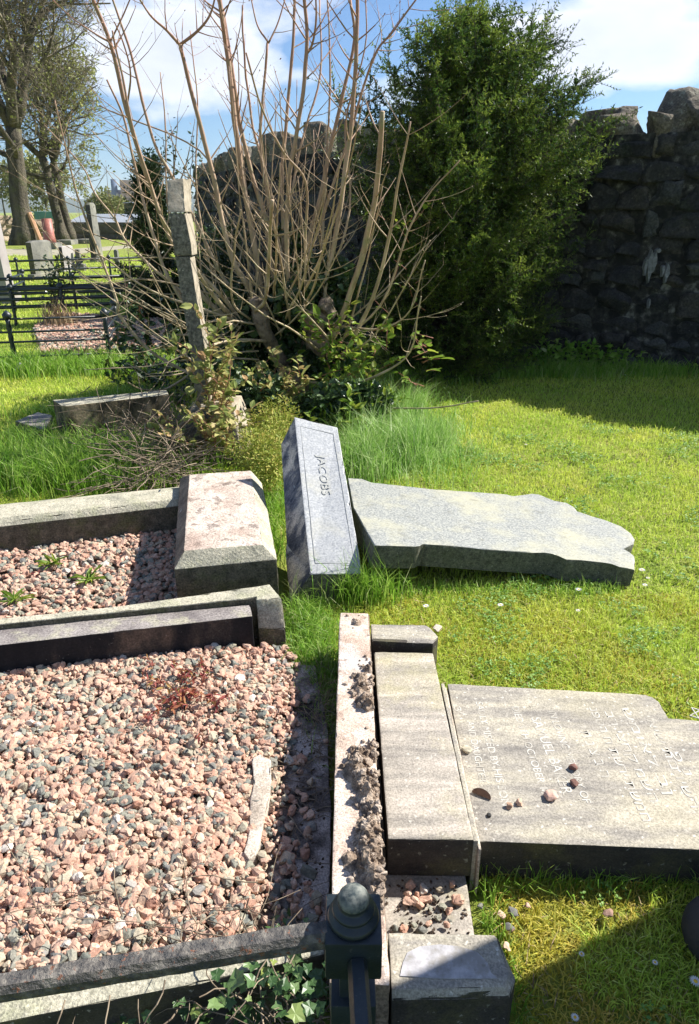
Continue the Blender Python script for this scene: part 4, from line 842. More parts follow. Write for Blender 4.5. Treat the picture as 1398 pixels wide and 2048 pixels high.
v_, f_ = merge([clover(1500, .1, 1.9, .6, 1.3, .009), clover(3000, 0, 2.4, 1.3, 2.7, .010), clover(4500, -1, 3.2, 2.7, 5.2, .014)])
tagit(link('clover', npmesh('clover', v_, f_), M['clover'], loc=(1, 2, 0)), 'clover and small broad leaved weeds in the lawn', None, None, 'stuff')
# tufts along the front of the inscribed stone and the lying granite stone
e1 = np.array([[rnd.uniform(.30, 1.0), rnd.gauss(1.195, .012)] for _ in range(420)]); e2 = np.array([[rnd.uniform(.2, 1.15), rnd.gauss(2.62, .03)] for _ in range(700)]); e3 = np.array([[rnd.uniform(.30, .36), rnd.uniform(.8, 1.2)] for _ in range(260)])
grass_obj('long_grass', [blades(e1, .055, .0026, .6), blades(e2, .05, .003, .7), blades(e3, .05, .0028, .6)], M['grass_long'], 'ragged grass edging the fallen stones')
grass_obj('long_grass', [blades(tuft_pts(min(880, max(700, rnd.gauss(790, 48))), rnd.gauss(880, 26), 15, 10, 380), rnd.uniform(.12, .27), .0045, .5, bend=(rnd.gauss(0, .7), rnd.gauss(0, .7), 0)) for _ in range(18)] + [blades(tuft_pts(820, 890, 60, 34, 2200), .13, .0045, .6), blades(tuft_pts(860, 910, 50, 30, 1500), .08, .004, .7), blades(tuft_pts(730, 930, 28, 22, 1700), .22, .005, .5), blades(tuft_pts(720, 850, 50, 20, 1400), .22, .005, .5)], M['grass_blue'], 'tall silvery green grass clump behind the lying granite stone')
grass_obj('straw', [blades(tuft_pts(120, 655, 18, 4, 260), .30, .012, .35), blades(tuft_pts(640, 1420, 12, 60, 500), .05, .003, 1.0), blades(lawn_pts(.05, 2.4, .7, 1.3, 1500), .024, .0026, 1.3), blades(lawn_pts(-.1, 3, 1.3, 4.5, 700), .024, .0036, 1.3), blades(tuft_pts(340, 900, 40, 20, 300), .06, .005, 1.0)], M['straw'], 'dry straw coloured grass')

# ================================================================ PLANTS
def leaf_cloud(centers, radii, n, size, tpl=LEAF, shell=.55, wr=.6, updir=.5, flat=None, zmin=.01):
    "leaves through the volume of several blobs"
    C_ = np.array(centers, float); R_ = np.array(radii, float); wgt = R_.prod(1) ** .67 if R_.ndim == 2 else R_ ** 2; wgt /= wgt.sum(); i = rg.choice(len(C_), n, p=wgt)
    d = rg.normal(size=(n, 3)); d /= np.linalg.norm(d, axis=1, keepdims=True); rr = shell + (1 - shell) * rg.random(n) ** .7; rad = R_[i] if R_.ndim == 2 else np.repeat(R_[i][:, None], 3, 1)
    p = C_[i] + d * rad * rr[:, None]; k = p[:, 2] > zmin; p, d = p[k], d[k]; m = len(p)
    dr = d * .8 + rg.normal(size=(m, 3)) * .6; upv = d + np.array([0, 0, updir]) + rg.normal(size=(m, 3)) * .45; s = size * np.exp(rg.normal(0, .25, m))
    return scatter('', *tpl, p, basis(dr, upv), np.stack([s, s * wr, s], 1))
def blobs(c, r, n, s0, s1, seed=0):
    q_ = random.Random(seed); C_, R_ = [], []
    for _ in range(n):
        while True:
            d = Vector((q_.uniform(-1, 1), q_.uniform(-1, 1), q_.uniform(-1, 1)))
            if d.length < 1: break
        C_.append((c[0] + d.x * r[0], c[1] + d.y * r[1], c[2] + d.z * r[2])); R_.append(q_.uniform(s0, s1))
    return C_, R_
def quick(name, parts, mat, parent=None, smooth=False, loc=None):
    v_, f_ = merge(parts); by = {}
    for f in f_: by.setdefault(f.shape[1], []).append(f)
    return link(name, npmesh(name, v_, [np.concatenate(x) for x in by.values()], smooth), mat, parent, loc)

# ---- coppiced shrub: stems followed from the photograph, each at its own depth
ST = [([(516, 604), (492, 570), (464, 517), (441, 430), (425, 340), (400, 250), (378, 160), (362, 90)], 17, 9, -.1),
      ([(362, 90), (335, 62), (300, 30), (265, -30)], 8, 3, -.1), ([(362, 90), (395, 62), (420, 30), (432, -10), (436, -60)], 8, 3, -.1),
      ([(530, 640), (520, 560), (507, 477), (493, 402), (477, 300), (466, 215), (458, 139), (450, 80), (441, 11), (430, -60)], 17, 11, .1),
      ([(560, 640), (545, 540), (536, 477), (528, 429), (504, 349), (477, 231), (460, 107), (445, 20)], 16, 9, .2),
      ([(566, 620), (562, 540), (566, 477), (566, 333), (574, 225), (587, 97), (590, 0), (592, -50)], 13, 6, .3),
      ([(600, 640), (578, 560), (574, 477), (579, 349), (598, 241), (614, 107), (609, 0), (606, -60)], 15, 7, -.15),
      ([(612, 112), (625, 90), (632, 40), (633, -30)], 7, 4, -.15),
      ([(640, 660), (652, 560), (670, 477), (689, 349), (703, 241), (713, 107), (714, 0), (712, -50)], 16, 8, .0),
      ([(620, 640), (612, 560), (617, 477), (638, 402), (665, 279), (686, 188), (708, 80), (700, 0)], 16, 7, .2),
      ([(660, 690), (700, 590), (735, 467), (756, 349), (765, 223)], 17, 12, -.4),
      ([(690, 710), (748, 590), (778, 477), (794, 375), (821, 244)], 12, 4, -.5),
      ([(480, 660), (400, 585), (343, 477), (311, 402), (276, 295), (252, 215), (236, 150), (214, 70), (187, 0), (170, -60)], 15, 8, -.3),
      ([(500, 610), (450, 560), (400, 460), (346, 357), (311, 295), (279, 177), (257, 91), (225, 0), (210, -50)], 12, 5, .3),
      ([(252, 215), (262, 150), (248, 90), (228, 45)], 5, 3, -.3),
      ([(400, 760), (300, 700), (238, 630), (233, 603), (198, 505), (163, 418), (148, 368), (130, 290), (110, 200)], 10, 3, -.2),
      ([(440, 650), (350, 573), (300, 530), (250, 480), (230, 438), (190, 388), (163, 330), (90, 250)], 11, 3, .2),
      ([(450, 690), (380, 620), (333, 548), (310, 480), (285, 398), (268, 330), (245, 230), (215, 160)], 13, 5, .1),
      ([(480, 640), (425, 570), (350, 493), (325, 443), (305, 380), (288, 330), (262, 240), (240, 130), (225, 60)], 11, 4, -.4),
      ([(580, 600), (570, 520), (550, 420), (525, 322), (504, 241), (490, 134), (485, 11)], 10, 5, .4),
      ([(585, 600), (560, 500), (536, 397), (520, 279), (525, 215), (536, 86)], 12, 6, .1), ([(536, 86), (515, 50), (500, -10)], 5, 3, .1), ([(536, 86), (555, 50), (572, -10)], 5, 3, .1),
      ([(610, 580), (611, 477), (611, 365), (568, 306), (525, 215), (493, 107)], 8, 4, -.5),
      ([(640, 640), (645, 480), (650, 375), (657, 241), (660, 107), (655, -10)], 9, 4, .5),
      ([(615, 762), (691, 771), (767, 745), (820, 703), (843, 593)], 9, 3, -.8), ([(646, 763), (729, 805), (786, 817), (880, 815), (957, 802)], 6, 3, -1.0),
      ([(638, 642), (700, 655), (767, 657), (820, 620), (850, 520)], 7, 3, -.4), ([(505, 648), (470, 642), (411, 620), (300, 580), (215, 520), (170, 500)], 10, 3, -.4),
      ([(466, 640), (430, 595), (395, 544), (350, 480), (320, 430)], 15, 6, -.5), ([(532, 682), (480, 680), (426, 690), (400, 715)], 9, 6, -.6), ([(510, 622), (530, 600), (537, 540), (541, 470), (545, 400)], 10, 8, -.6),
      ([(500, 640), (468, 610), (463, 560), (472, 480), (480, 420)], 7, 4, -.5), ([(387, 747), (330, 777), (285, 780), (255, 765)], 7, 3, -.5),
      ([(640, 700), (700, 640), (770, 580), (815, 530), (875, 470)], 7, 3, .2), ([(660, 720), (740, 680), (800, 590), (860, 480)], 6, 3, -.6), ([(650, 700), (760, 610), (830, 430), (920, 320)], 8, 3, -.2),
      ([(560, 560), (600, 300), (640, 150), (640, 0)], 8, 4, .6), ([(600, 560), (690, 300), (745, 120), (790, 60), (840, -10)], 8, 4, .1), ([(420, 600), (340, 440), (330, 250), (322, 145)], 7, 3, .5), ([(430, 580), (395, 400), (395, 200), (380, 60)], 6, 3, .6),
      ([(640, 620), (700, 420), (690, 250), (730, 100), (730, -20)], 7, 3, .4), ([(560, 600), (440, 400), (400, 300), (240, 230), (200, 210)], 6, 3, .3), ([(470, 600), (300, 560), (180, 560), (60, 430)], 6, 2, -.1)]
SH = empty('coppiced_shrub', (-.5, 5.8, 0)); tagit(SH, 'tall bare many stemmed shrub with reddish shoots growing from a stump', 'shrub')
stems = []; tw0, tw1, tr0, tr1 = [], [], [], []
budp, budd = [], []
def addtwig(p, d, ln, r0, depth=0):
    "a thin side shoot curving upwards"
    n_ = max(3, int(ln / .09)); a_ = p.copy(); dd = d.normalized(); r = r0
    for i in range(n_):
        b_ = a_ + dd * (ln / n_); r2 = r0 * (1 - .7 * (i + 1) / n_)
        tw0.append(tuple(a_)); tw1.append(tuple(b_)); tr0.append(r); tr1.append(r2); a_ = b_; r = r2
        dd = (dd + Vector((rnd.gauss(0, .07), rnd.gauss(0, .07), .10))).normalized()
        if depth < 2 and rnd.random() < .30 and i > 0: addtwig(a_, (dd + Vector((rnd.gauss(0, .7), rnd.gauss(0, .7), rnd.gauss(0, .4)))), ln * .5, r * .75, depth + 1)
    budp.append(tuple(a_)); budd.append(tuple(dd))
def addstem(path, w0_, w1_, dy, k=5, twigs=1.):
    n_ = len(path); Y0 = 5.75 + (dy * .35); Y1 = 5.75 + dy * 1.5
    P3 = [D(x, y, Y0 + (Y1 - Y0) * i / (n_ - 1)) for i, (x, y) in enumerate(path)]
    pts_ = spline(P3, k); m = len(pts_); px = 1 / 250 * .34
    rr = [(w0_ + (w1_ - w0_) * i / (m - 1)) * px * (1 + .10 * (i % 7 == 3)) for i in range(m)]
    pts_ = [p + noise.noise_vector(p * 4) * .010 for p in pts_]
    stems.append(tube(pts_, rr, 8))
    for i in range(3, m - 1):
        if rnd.random() < .26 * twigs and pts_[i].z > .5:
            t_ = (pts_[i + 1] - pts_[i]).normalized(); s = t_.cross(Vector((rnd.gauss(0, 1), rnd.gauss(0, 1), rnd.gauss(0, 1)))).normalized()
            for sg in (1, -1):
                if rnd.random() < .75: addtwig(pts_[i], t_ * .75 + s * sg, rnd.uniform(.15, .5), min(.0065, rr[i] * .5))
for s_ in ST: addstem(*s_)
for i in range(40):
    a_ = rnd.uniform(-.8, .8); bx = rnd.uniform(500, 680); by = rnd.uniform(590, 730); L_ = rnd.uniform(200, 560) * (1 - .35 * abs(a_)); x1 = bx + a_ * 300 * (1.0 if a_ < 0 else .6); 
    addstem([(bx, by), (bx + a_ * 60, by - L_ * .22), ((bx + x1) / 2 + a_ * 30, by - L_ * .55), (x1, by - L_)], rnd.uniform(4, 8), 2, rnd.uniform(-1, 1), 4, .9)
for i in range(15):
    bx = rnd.uniform(380, 520); by = rnd.uniform(640, 770); x1 = rnd.uniform(150, 340); y1 = rnd.uniform(480, 760)
    addstem([(bx, by), (bx - 60, by + rnd.uniform(-15, 15)), ((bx + x1) / 2, (by + y1) / 2 + rnd.uniform(0, 35)), (x1, y1)], rnd.uniform(4, 7), 2, rnd.uniform(-.9, .3), 4, .8)
quick('stems', stems, M['bark'], SH, True)
v_, f_ = segs(tw0, tw1, tr0, tr1, 4); link('twigs', npmesh('twigs', v_, f_, True), M['bark'], SH)
# stump and pollard knuckles
kn = [tube(spline([D(598, 812, 5.8), D(600, 760, 5.8), D(610, 705, 5.75), D(650, 640, 5.7)]), [.08, .08, .08, .08, .078, .075, .072, .07, .068, .066, .064, .062, .06, .06, .055, .05], 12),
      tube(spline([D(598, 790, 5.8), D(560, 720, 5.75), D(528, 660, 5.6), D(517, 610, 5.6)]), [.07, .068, .066, .064, .062, .06, .058, .056, .054, .054, .056, .06, .066, .07, .06, .045], 12),
      tube(spline([D(605, 760, 5.8), D(596, 690, 5.9), D(575, 610, 5.9), D(568, 560, 5.9)]), [.06] * 4 + [.055] * 4 + [.05] * 4 + [.05, .045, .04, .035], 10)]
parts = []
for v_, f_ in kn:
    v_ = v_ + np.array([tuple(noise.noise_vector(Vector(p) * 9) * .018) for p in v_]); parts.append((v_, f_))
KT = rock_template(5, 5, .5, .2)
parts.append(scatter('', *KT, np.array([tuple(D(516, 606, 5.6)), tuple(D(628, 640, 5.6)), tuple(D(655, 620, 5.6)), tuple(D(565, 600, 5.8)), tuple(D(640, 690, 5.6))]), rand_rot(5), np.array([[.16, .14, .15], [.24, .18, .2], [.18, .15, .15], [.15, .15, .15], [.22, .2, .2]])))
quick('stump', parts, M['stump'], SH, True)
n = len(budp); s = rg.uniform(.010, .022, n); v_, f_ = scatter('', *LEAF, np.array(budp), basis(np.array(budd)), np.stack([s, s * .5, s], 1)); link('buds', npmesh('buds', v_, f_), M['bark'], SH)

# ---- ivy and undergrowth round the stump
c = D(560, 640, 5.9); C1, R1 = blobs((c.x, 5.95, .75), (.55, .35, .55), 26, .12, .24, 3)
IV = empty('ivy_growth', (-.5, 5.9, 0)); tagit(IV, 'dark glossy ivy climbing round the stump of the bare shrub', 'ivy')
quick('leaves', [leaf_cloud(C1, R1, 8500, .045, IVY, .5, 1.0)], M['ivy'], IV)
c = D(480, 560, 6.2); C1, R1 = blobs((-1.05, 6.5, .7), (.55, .3, .65), 18, .12, .22, 4)
quick('leaves', [leaf_cloud(C1, R1, 5200, .045, OVAL, .5, .7)], M['dark_leaf'], IV)
def sprig(parts_s, leafp, leafd, p, d, ln, step=.04, r=.003, droop=-.02, wob=.12):
    a_ = p.copy(); dd = d.normalized(); k = int(ln / step); sgn = 1; P_ = [a_.copy()]
    for i in range(k):
        a_ = a_ + dd * step; dd = (dd + Vector((rnd.gauss(0, wob), rnd.gauss(0, wob), droop + rnd.gauss(0, wob * .5)))).normalized(); P_.append(a_.copy())
        s = dd.cross(Vector((0, 0, 1))); s = s.normalized() if s.length > .1 else Vector((1, 0, 0)); sgn = -sgn
        leafp.append(tuple(a_)); leafd.append(tuple(s * sgn + dd * .5 + Vector((rnd.gauss(0, .3), rnd.gauss(0, .3), rnd.gauss(.1, .3)))))
    parts_s.append(tube(P_, [r * (1 - .6 * i / len(P_)) for i in range(len(P_))], 5))
def leafy(name, label, cat, origins, lnr, size, tpl, mleaf, mstem, up=.9, spread=.7, group=None, step=.04, r=.003, wr=.75, triple=False, loc=None, droop=-.03):
    "a plant of leafy shoots"
    e_ = empty(name, loc or (origins[0][0], origins[0][1], 0)); tagit(e_, label, cat, group); ps, lp, ld = [], [], []
    for o in origins:
        o = Vector(o); sprig(ps, lp, ld, o, Vector((rnd.gauss(0, spread), rnd.gauss(0, spread), up)), rnd.uniform(*lnr), step, r, droop)
    lp, ld = np.array(lp), np.array(ld)
    if triple:
        a_ = rg.normal(size=ld.shape) * .8; lp = np.concatenate([lp, lp, lp]); ld = np.concatenate([ld, ld + a_, ld - a_])
    n_ = len(lp); s = size * np.exp(rg.normal(0, .3, n_)); upv = np.tile([0, 0, 1.], (n_, 1)) + rg.normal(size=(n_, 3)) * .45
    v_, f_ = scatter('', *tpl, lp, basis(ld, upv), np.stack([s, s * wr, s], 1))
    link('leaves', npmesh('leaves', v_, f_), mleaf, e_); quick('stem', ps, mstem, e_, True); return e_
# bramble climbing the foot of the leaning shaft
og = [D(rnd.gauss(430, 22), rnd.uniform(850, 930), rnd.uniform(4.1, 4.4)) for _ in range(34)] + [D(rnd.gauss(425, 10), rnd.uniform(720, 850), 4.25) for _ in range(18)]
leafy('bramble', 'reddish green bramble scrambling up the foot of the leaning shaft', 'bramble', og, (.15, .42), .052, OVAL, M['bramble'], M['redstem'], .8, .5, 'brambles round the bare shrub', .045, .003, .75, True)
og = [D(rnd.gauss(520, 55), rnd.uniform(760, 850), rnd.uniform(4.7, 5.3)) for _ in range(38)]
leafy('bramble', 'pale leaved bramble tangle between the shaft and the silver plinth', 'bramble', og, (.15, .40), .052, OVAL, M['bramble'], M['redstem'], .6, .7, 'brambles round the bare shrub', .05, .003, .75, True)
og = [D(rnd.gauss(690, 40), rnd.uniform(660, 770), rnd.uniform(5.2, 5.5)) for _ in range(34)]
leafy('bramble', 'yellow leaved bramble hanging from the right side of the stump', 'bramble', og, (.12, .32), .055, OVAL, M['fresh'], M['redstem'], .4, .8, 'brambles round the bare shrub', .05, .003, .75, True)
og = [G(rnd.gauss(700, 45), rnd.gauss(860, 18), .0) for _ in range(90)]
leafy('nettle_patch', 'bright green leafy weeds at the foot of the stump beside the tall grass', 'weeds', og, (.12, .42), .055, OVAL, M['fresh'], M['fresh'], 1.4, .4, None, .035, .003, .6, True)
og = [D(rnd.gauss(838, 14), rnd.uniform(650, 790), rnd.uniform(5.0, 5.3)) for _ in range(12)]
leafy('climbing_shoot', 'light green climbing shoot hanging right of the bare shrub', 'climber', og, (.1, .25), .075, OVAL, M['fresh'], M['redstem'], .2, .6, None, .06, .003, .75)
og = [D(rnd.gauss(800, 35), rnd.uniform(430, 640), rnd.uniform(5.6, 6.0)) for _ in range(12)]
leafy('climbing_shoot', 'thin leafy shoot among the right hand stems of the bare shrub', 'climber', og, (.1, .3), .045, OVAL, M['fresh'], M['redstem'], .6, .6, None, .06, .003, .75)
og = [G(rnd.gauss(330, 40), rnd.gauss(760, 25), .0) for _ in range(60)] + [D(rnd.uniform(230, 400), rnd.uniform(600, 720), 6.3) for _ in range(30)]
leafy('bramble', 'dark green bramble leaves low among the dead twigs at left', 'bramble', og, (.15, .4), .055, OVAL, M['ivy'], M['redstem'], .9, .6, 'brambles round the bare shrub', .05, .003, .75, True)
# mossy low plants between plinths
C1 = [tuple(D(x, y, Y)) for x, y, Y in [(530, 850, 4.4), (560, 860, 4.2), (520, 890, 4.0), (545, 910, 3.8), (555, 890, 4.0), (500, 900, 3.8), (540, 940, 3.6), (525, 920, 3.7), (560, 830, 4.5)]]
C1 = [(x, y, max(.05, min(z_, .30))) for x, y, z_ in C1]
me_ = quick('feathery_weeds', [leaf_cloud(C1, [.13] * len(C1), 6500, .022, OVAL, .3, .5)], M['moss'], None, loc=(C1[3][0], C1[3][1], 0)); tagit(me_, 'low yellow green feathery weeds between the plinth block and silver plinth', 'weeds')
C1 = [tuple(D(x, y, 4.9)) for x, y in [(610, 830), (650, 810), (700, 800), (660, 840), (740, 810), (480, 800), (450, 760), (530, 790)]]
me_ = quick('ivy_growth', [leaf_cloud(C1, [.16] * len(C1), 4200, .035, IVY, .3, 1.)], M['ivy'], None, loc=(C1[3][0], C1[3][1], 0)); tagit(me_, 'low ivy spilling behind the raised end of the silver plinth', 'ivy')
# foliage at the wall foot
og = [G(rnd.uniform(860, 1398), rnd.gauss(733, 4), 0) for _ in range(150)] + [G(rnd.uniform(1000, 1398), rnd.gauss(722, 3), 0) for _ in range(60)]
leafy('nettle_patch', 'low green nettles along the foot of the dark wall', 'weeds', og, (.08, .3), .05, OVAL, M['grass_long'], M['grass_long'], 1.3, .4, None, .04, .003, .7, True)

# ---- dead twig heap
tw0, tw1, tr0, tr1 = [], [], [], []
for _ in range(620):
    g = G(rnd.gauss(320, 45), rnd.gauss(905, 45), rnd.uniform(0, .22)); g.x = min(g.x, -.86) if g.y < 4 else g.x
    d = Vector((rnd.gauss(0, 1), rnd.gauss(0, 1), rnd.gauss(.1, .35))).normalized(); a_ = g
    if g.y < 3.5: continue
    for k in range(rnd.randint(3, 7)):
        b_ = a_ + d * .07; b_.z = max(.005, b_.z); tw0.append(tuple(a_)); tw1.append(tuple(b_)); r = rnd.choice([.0014, .0018, .0024, .0035]) ; tr0.append(r); tr1.append(r * .9); a_ = b_; d = (d + Vector((rnd.gauss(0, .2), rnd.gauss(0, .2), rnd.gauss(-.03, .15)))).normalized()
v_, f_ = segs(tw0, tw1, tr0, tr1, 4); tagit(link('dead_twigs', npmesh('dead_twigs', v_, f_, True), M['deadtwig'], loc=(-1.6, 4.4, 0)), 'heap of dead bramble twigs beside the leaning shaft', None, None, 'stuff')
big = spline([G(325, 945, .03), G(345, 915, .12), G(350, 870, .2), G(372, 840, .3)]); quick('branch', [tube(big, .012, 8)], M['deadtwig']); tagit(bpy.data.objects['branch'], 'thick grey dead branch leaning in the twig heap', 'branch')
# twigs and roots near the foundation and front ivy
tw0, tw1, tr0, tr1 = [], [], [], []
def twigline(g, d, n_, st, r, zmin=.0, wob=.25):
    a_ = g
    for k in range(n_):
        b_ = a_ + d * st; b_.z = max(zmin, b_.z); tw0.append(tuple(a_)); tw1.append(tuple(b_)); tr0.append(r); tr1.append(r * .93); r *= .93; a_ = b_; d = (d + Vector((rnd.gauss(0, wob), rnd.gauss(0, wob), rnd.gauss(-.02, wob * .5)))).normalized()
for _ in range(34): twigline(G(rnd.uniform(575, 650), rnd.gauss(1570, 60), .045), Vector((rnd.gauss(0, 1), rnd.gauss(0, 1), .1)).normalized(), 6, .018, .0013, .04)
for _ in range(60): twigline(G(rnd.uniform(600, 650), rnd.gauss(1440, 60), .04), Vector((rnd.gauss(0, .5), rnd.gauss(0, 1), .1)).normalized(), 5, .016, .0009, .035)
for _ in range(150): twigline(G(rnd.uniform(330, 680), rnd.gauss(1990, 35), rnd.uniform(.0, .12)), Vector((rnd.gauss(0, 1), rnd.gauss(0, 1), .3)).normalized(), 7, .022, rnd.choice([.001, .0014, .002]), .0)
for _ in range(26): twigline(G(rnd.uniform(60, 560), rnd.gauss(1860, 35), .12), Vector((rnd.gauss(0, 1), rnd.gauss(0, .5), .15)).normalized(), 9, .025, rnd.choice([.0012, .0018]), .095, .18)
for x, y in [(420, 1900), (330, 1960), (220, 1990), (130, 2000), (540, 1900), (600, 1870), (570, 1880)]: twigline(G(x, y, .19), Vector((rnd.gauss(0, .3), -.8, -.3)).normalized(), 8, .02, .0016, .0, .2)
v_, f_ = segs(tw0, tw1, tr0, tr1, 5); tagit(link('dry_stems', npmesh('dry_stems', v_, f_, True), M['deadtwig'], loc=(0, 1, 0)), 'dry ivy stems and roots over the near kerb and foundation', None, None, 'stuff')
# near ivy
ip, idr = [], []
for cx_, cy_, sx, sy, n_, z0_, z1_ in [(520, 1955, 60, 28, 120, .04, .20), (430, 2000, 50, 25, 50, .02, .12), (240, 2035, 45, 14, 40, .04, .12), (345, 2015, 12, 10, 3, .12, .15), (80, 2045, 40, 8, 14, .05, .1), (600, 1990, 30, 30, 40, .03, .2), (545, 1900, 30, 12, 9, .17, .2), (590, 1840, 20, 14, 6, .06, .09), (540, 1860, 12, 8, 3, .1, .12)]:
    for _ in range(n_):
        g = G(rnd.gauss(cx_, sx), rnd.gauss(cy_, sy), rnd.uniform(z0_, z1_)); ip.append(tuple(g)); idr.append((rnd.gauss(0, 1), rnd.gauss(0, 1), rnd.gauss(0, .35)))
n = len(ip); s = .019 * np.exp(rg.normal(0, .3, n)); v_, f_ = scatter('', *IVY, np.array(ip), basis(np.array(idr), np.tile([0, -.2, 1.], (n, 1)) + rg.normal(size=(n, 3)) * .35), np.stack([s, s * .95, s], 1))
M['ivy_near'] = material('pale_veined_ivy', R2((.03, .08, .02), (.12, .20, .07)), 60, 5, .42, .2, 90, .002, island=[(0, (.02, .06, .015)), (.6, (.07, .14, .04)), (.9, (.24, .33, .12)), (1, (.40, .42, .06))], islandmix=.65, transl=.15, spec=.5)
tagit(link('ivy_growth', npmesh('ivy_growth', v_, f_), M['ivy_near'], loc=(-.2, .85, 0)), 'small lobed ivy leaves creeping over the near kerb below the rusty rail', 'ivy')

# small plants in gravel
def rosette(px, py, z, r, lab, cat, mat, n_=22, w_=.22, up=.7, name='weed', grp=None, thin=False):
    g = G(px, py, z); p = np.tile(tuple(g), (n_, 1)) + rg.normal(size=(n_, 3)) * np.array([r * .12, r * .12, 0]); az = rg.uniform(0, 2 * math.pi, n_); d = np.stack([np.cos(az), np.sin(az), rg.uniform(.1, 1.1, n_) * up], 1); s = r * rg.uniform(.6, 1.1, n_)
    v_, f_ = scatter('', *OVAL, p, basis(d, np.tile([0, 0, 1.], (n_, 1))), np.stack([s, s * w_, s], 1)); return tagit(link(name, npmesh(name, v_, f_), mat, loc=tuple(g)), lab, cat, grp)
rosette(107, 1128, .075, .075, 'spiky green weed in the small plot nearest its far kerb', 'weed', M['fresh'], 26, .2, grp='weeds in the small gravel plot')
rosette(178, 1160, .075, .08, 'spiky green weed in the middle of the small gravel plot', 'weed', M['fresh'], 24, .2, grp='weeds in the small gravel plot')
rosette(30, 1200, .075, .075, 'spiky green weed at the left near corner of the small gravel plot', 'weed', M['fresh'], 24, .16, grp='weeds in the small gravel plot')
rosette(75, 1150, .07, .03, 'tiny red weed between the green weeds of the small plot', 'weed', M['redplant'], 20, .3)
rp_ = []
for _ in range(52):
    g = G(rnd.gauss(372, 38), rnd.gauss(1392, 28), .10); rp_.append((g.x, g.y, .10))
leafy('red_weed', 'feathery crimson and orange weed growing in the near gravel', 'weed', rp_, (.02, .06), .016, OVAL, M['redplant'], M['redstem'], .7, .9, None, .010, .0009, .5, True)
og = [G(rnd.gauss(215, 40), rnd.gauss(905, 10), 0) for _ in range(16)] + [G(285, 925, 0)] * 3
leafy('weed', 'broad leaved green weeds in front of the brown kerb at left', 'weeds', og, (.05, .14), .06, OVAL, M['fresh'], M['fresh'], 1, .6, None, .04, .002, .6)

# daisies
def daisy(px, py, lab, r=.011, col=True, z=.035):
    g = G(px, py, z); e_ = empty('daisy', (g.x, g.y, 0)); tagit(e_, lab, 'daisy', 'daisies in the lawn')
    n_ = 16; az = np.arange(n_) * 2 * math.pi / n_; p = np.tile(tuple(g), (n_, 1)); v_, f_ = scatter('', *OVAL, p, basis(np.stack([np.cos(az), np.sin(az), np.full(n_, .15)], 1), np.tile([0, 0, 1.], (n_, 1))), np.tile([r, r * .4, r], (n_, 1)))
    link('petals', npmesh('petals', v_, f_), M['petal'], e_); link('centre', lathe('centre', [(r * .34, g.z + .0005), (r * .30, g.z + .002), (r * .1, g.z + .0032)], g.x, g.y, 10), M['yolk'], e_)
    link('stem', npmesh('stem', *segs([(g.x, g.y, 0)], [tuple(g)], [.0009], [.0009], 5)), M['fresh'], e_)
for x, y, lab, r in [(852, 1212, 'daisy midway between the lying granite stone and the sandstone end block', .014), (1001, 1210, 'daisy alone in lawn below the middle of the lying granite stone', .014), (1157, 1179, 'daisy touching the lower edge of the lying granite stone', .015), (1156, 1221, 'small daisy a little below the lying granite stone tip', .010),
                     (1284, 1140, 'upper daisy of the few right of the granite stone tip', .016), (1290, 1170, 'lower daisy of the few right of the granite stone tip', .013), (1296, 1156, 'middle daisy of the few right of the granite stone tip', .010),
                     (1052, 889, 'dull tiny daisy on the sunlit lawn near the wall shadow', .012), (1252, 750, 'tiny daisy in the long grass at the wall foot', .014), (918, 1770, 'tiny pale daisy in the grass below the inscribed stone', .006), (1391, 1963, 'big open daisy with yellow centre in the near shaded grass', .013), (1310, 1925, 'small yellow daisy bud in the near shaded grass', .007), (1150, 2035, 'daisy at the bottom edge in the shaded grass', .009), (1163, 1908, 'small white daisy on the edge of the near shadow', .007)]:
    if y > 1760 and y < 1780: continue
    daisy(x, y, lab, r)
# loose pink gravel stones on the near grass
for i, (x, y, s, lab) in enumerate([(1215, 1830, .022, 'pink stone lying alone in the mossy grass'), (1003, 1832, .018, 'left pink stone of the pair in the near grass'), (1027, 1828, .024, 'right pink stone of the pair in the near grass'), (1018, 1858, .02, 'pale pink stone just below the pair in the grass'), (1054, 1813, .014, 'small pink stone right of the pair in the grass'), (1014, 1897, .017, 'pink stone in the grass by the dark end block'), (960, 1815, .014, 'small pink stone in the grass beside the recess')]):
    tagit(link('loose_stone', rock_mesh('loose_stone', 60 + i, G(x, y, .018), s, (1, 1, .6)), M['gravel']), lab, 'stone', 'pink stones in the near grass')
g = G(875, 1262, .02); tagit(link('loose_stone', rock_mesh('loose_stone', 71, g, .045, (1, .7, .4)), M['paleconc']), 'pale rough lump in the grass beside the sandstone end block', 'stone')
# tissue scrap
g = D(32, 735, 6.95); q = [g + Vector(v) for v in [(-.05, 0, -.05), (.0, .01, -.04), (.06, 0, .03), (.03, .02, .04)]]
tagit(link('plastic_scrap', rings_mesh('plastic_scrap', [q, [p + Vector((0, .012, .006)) for p in q]]), M['plaster']), 'pale plastic scrap caught in the long grass at the left', 'litter')

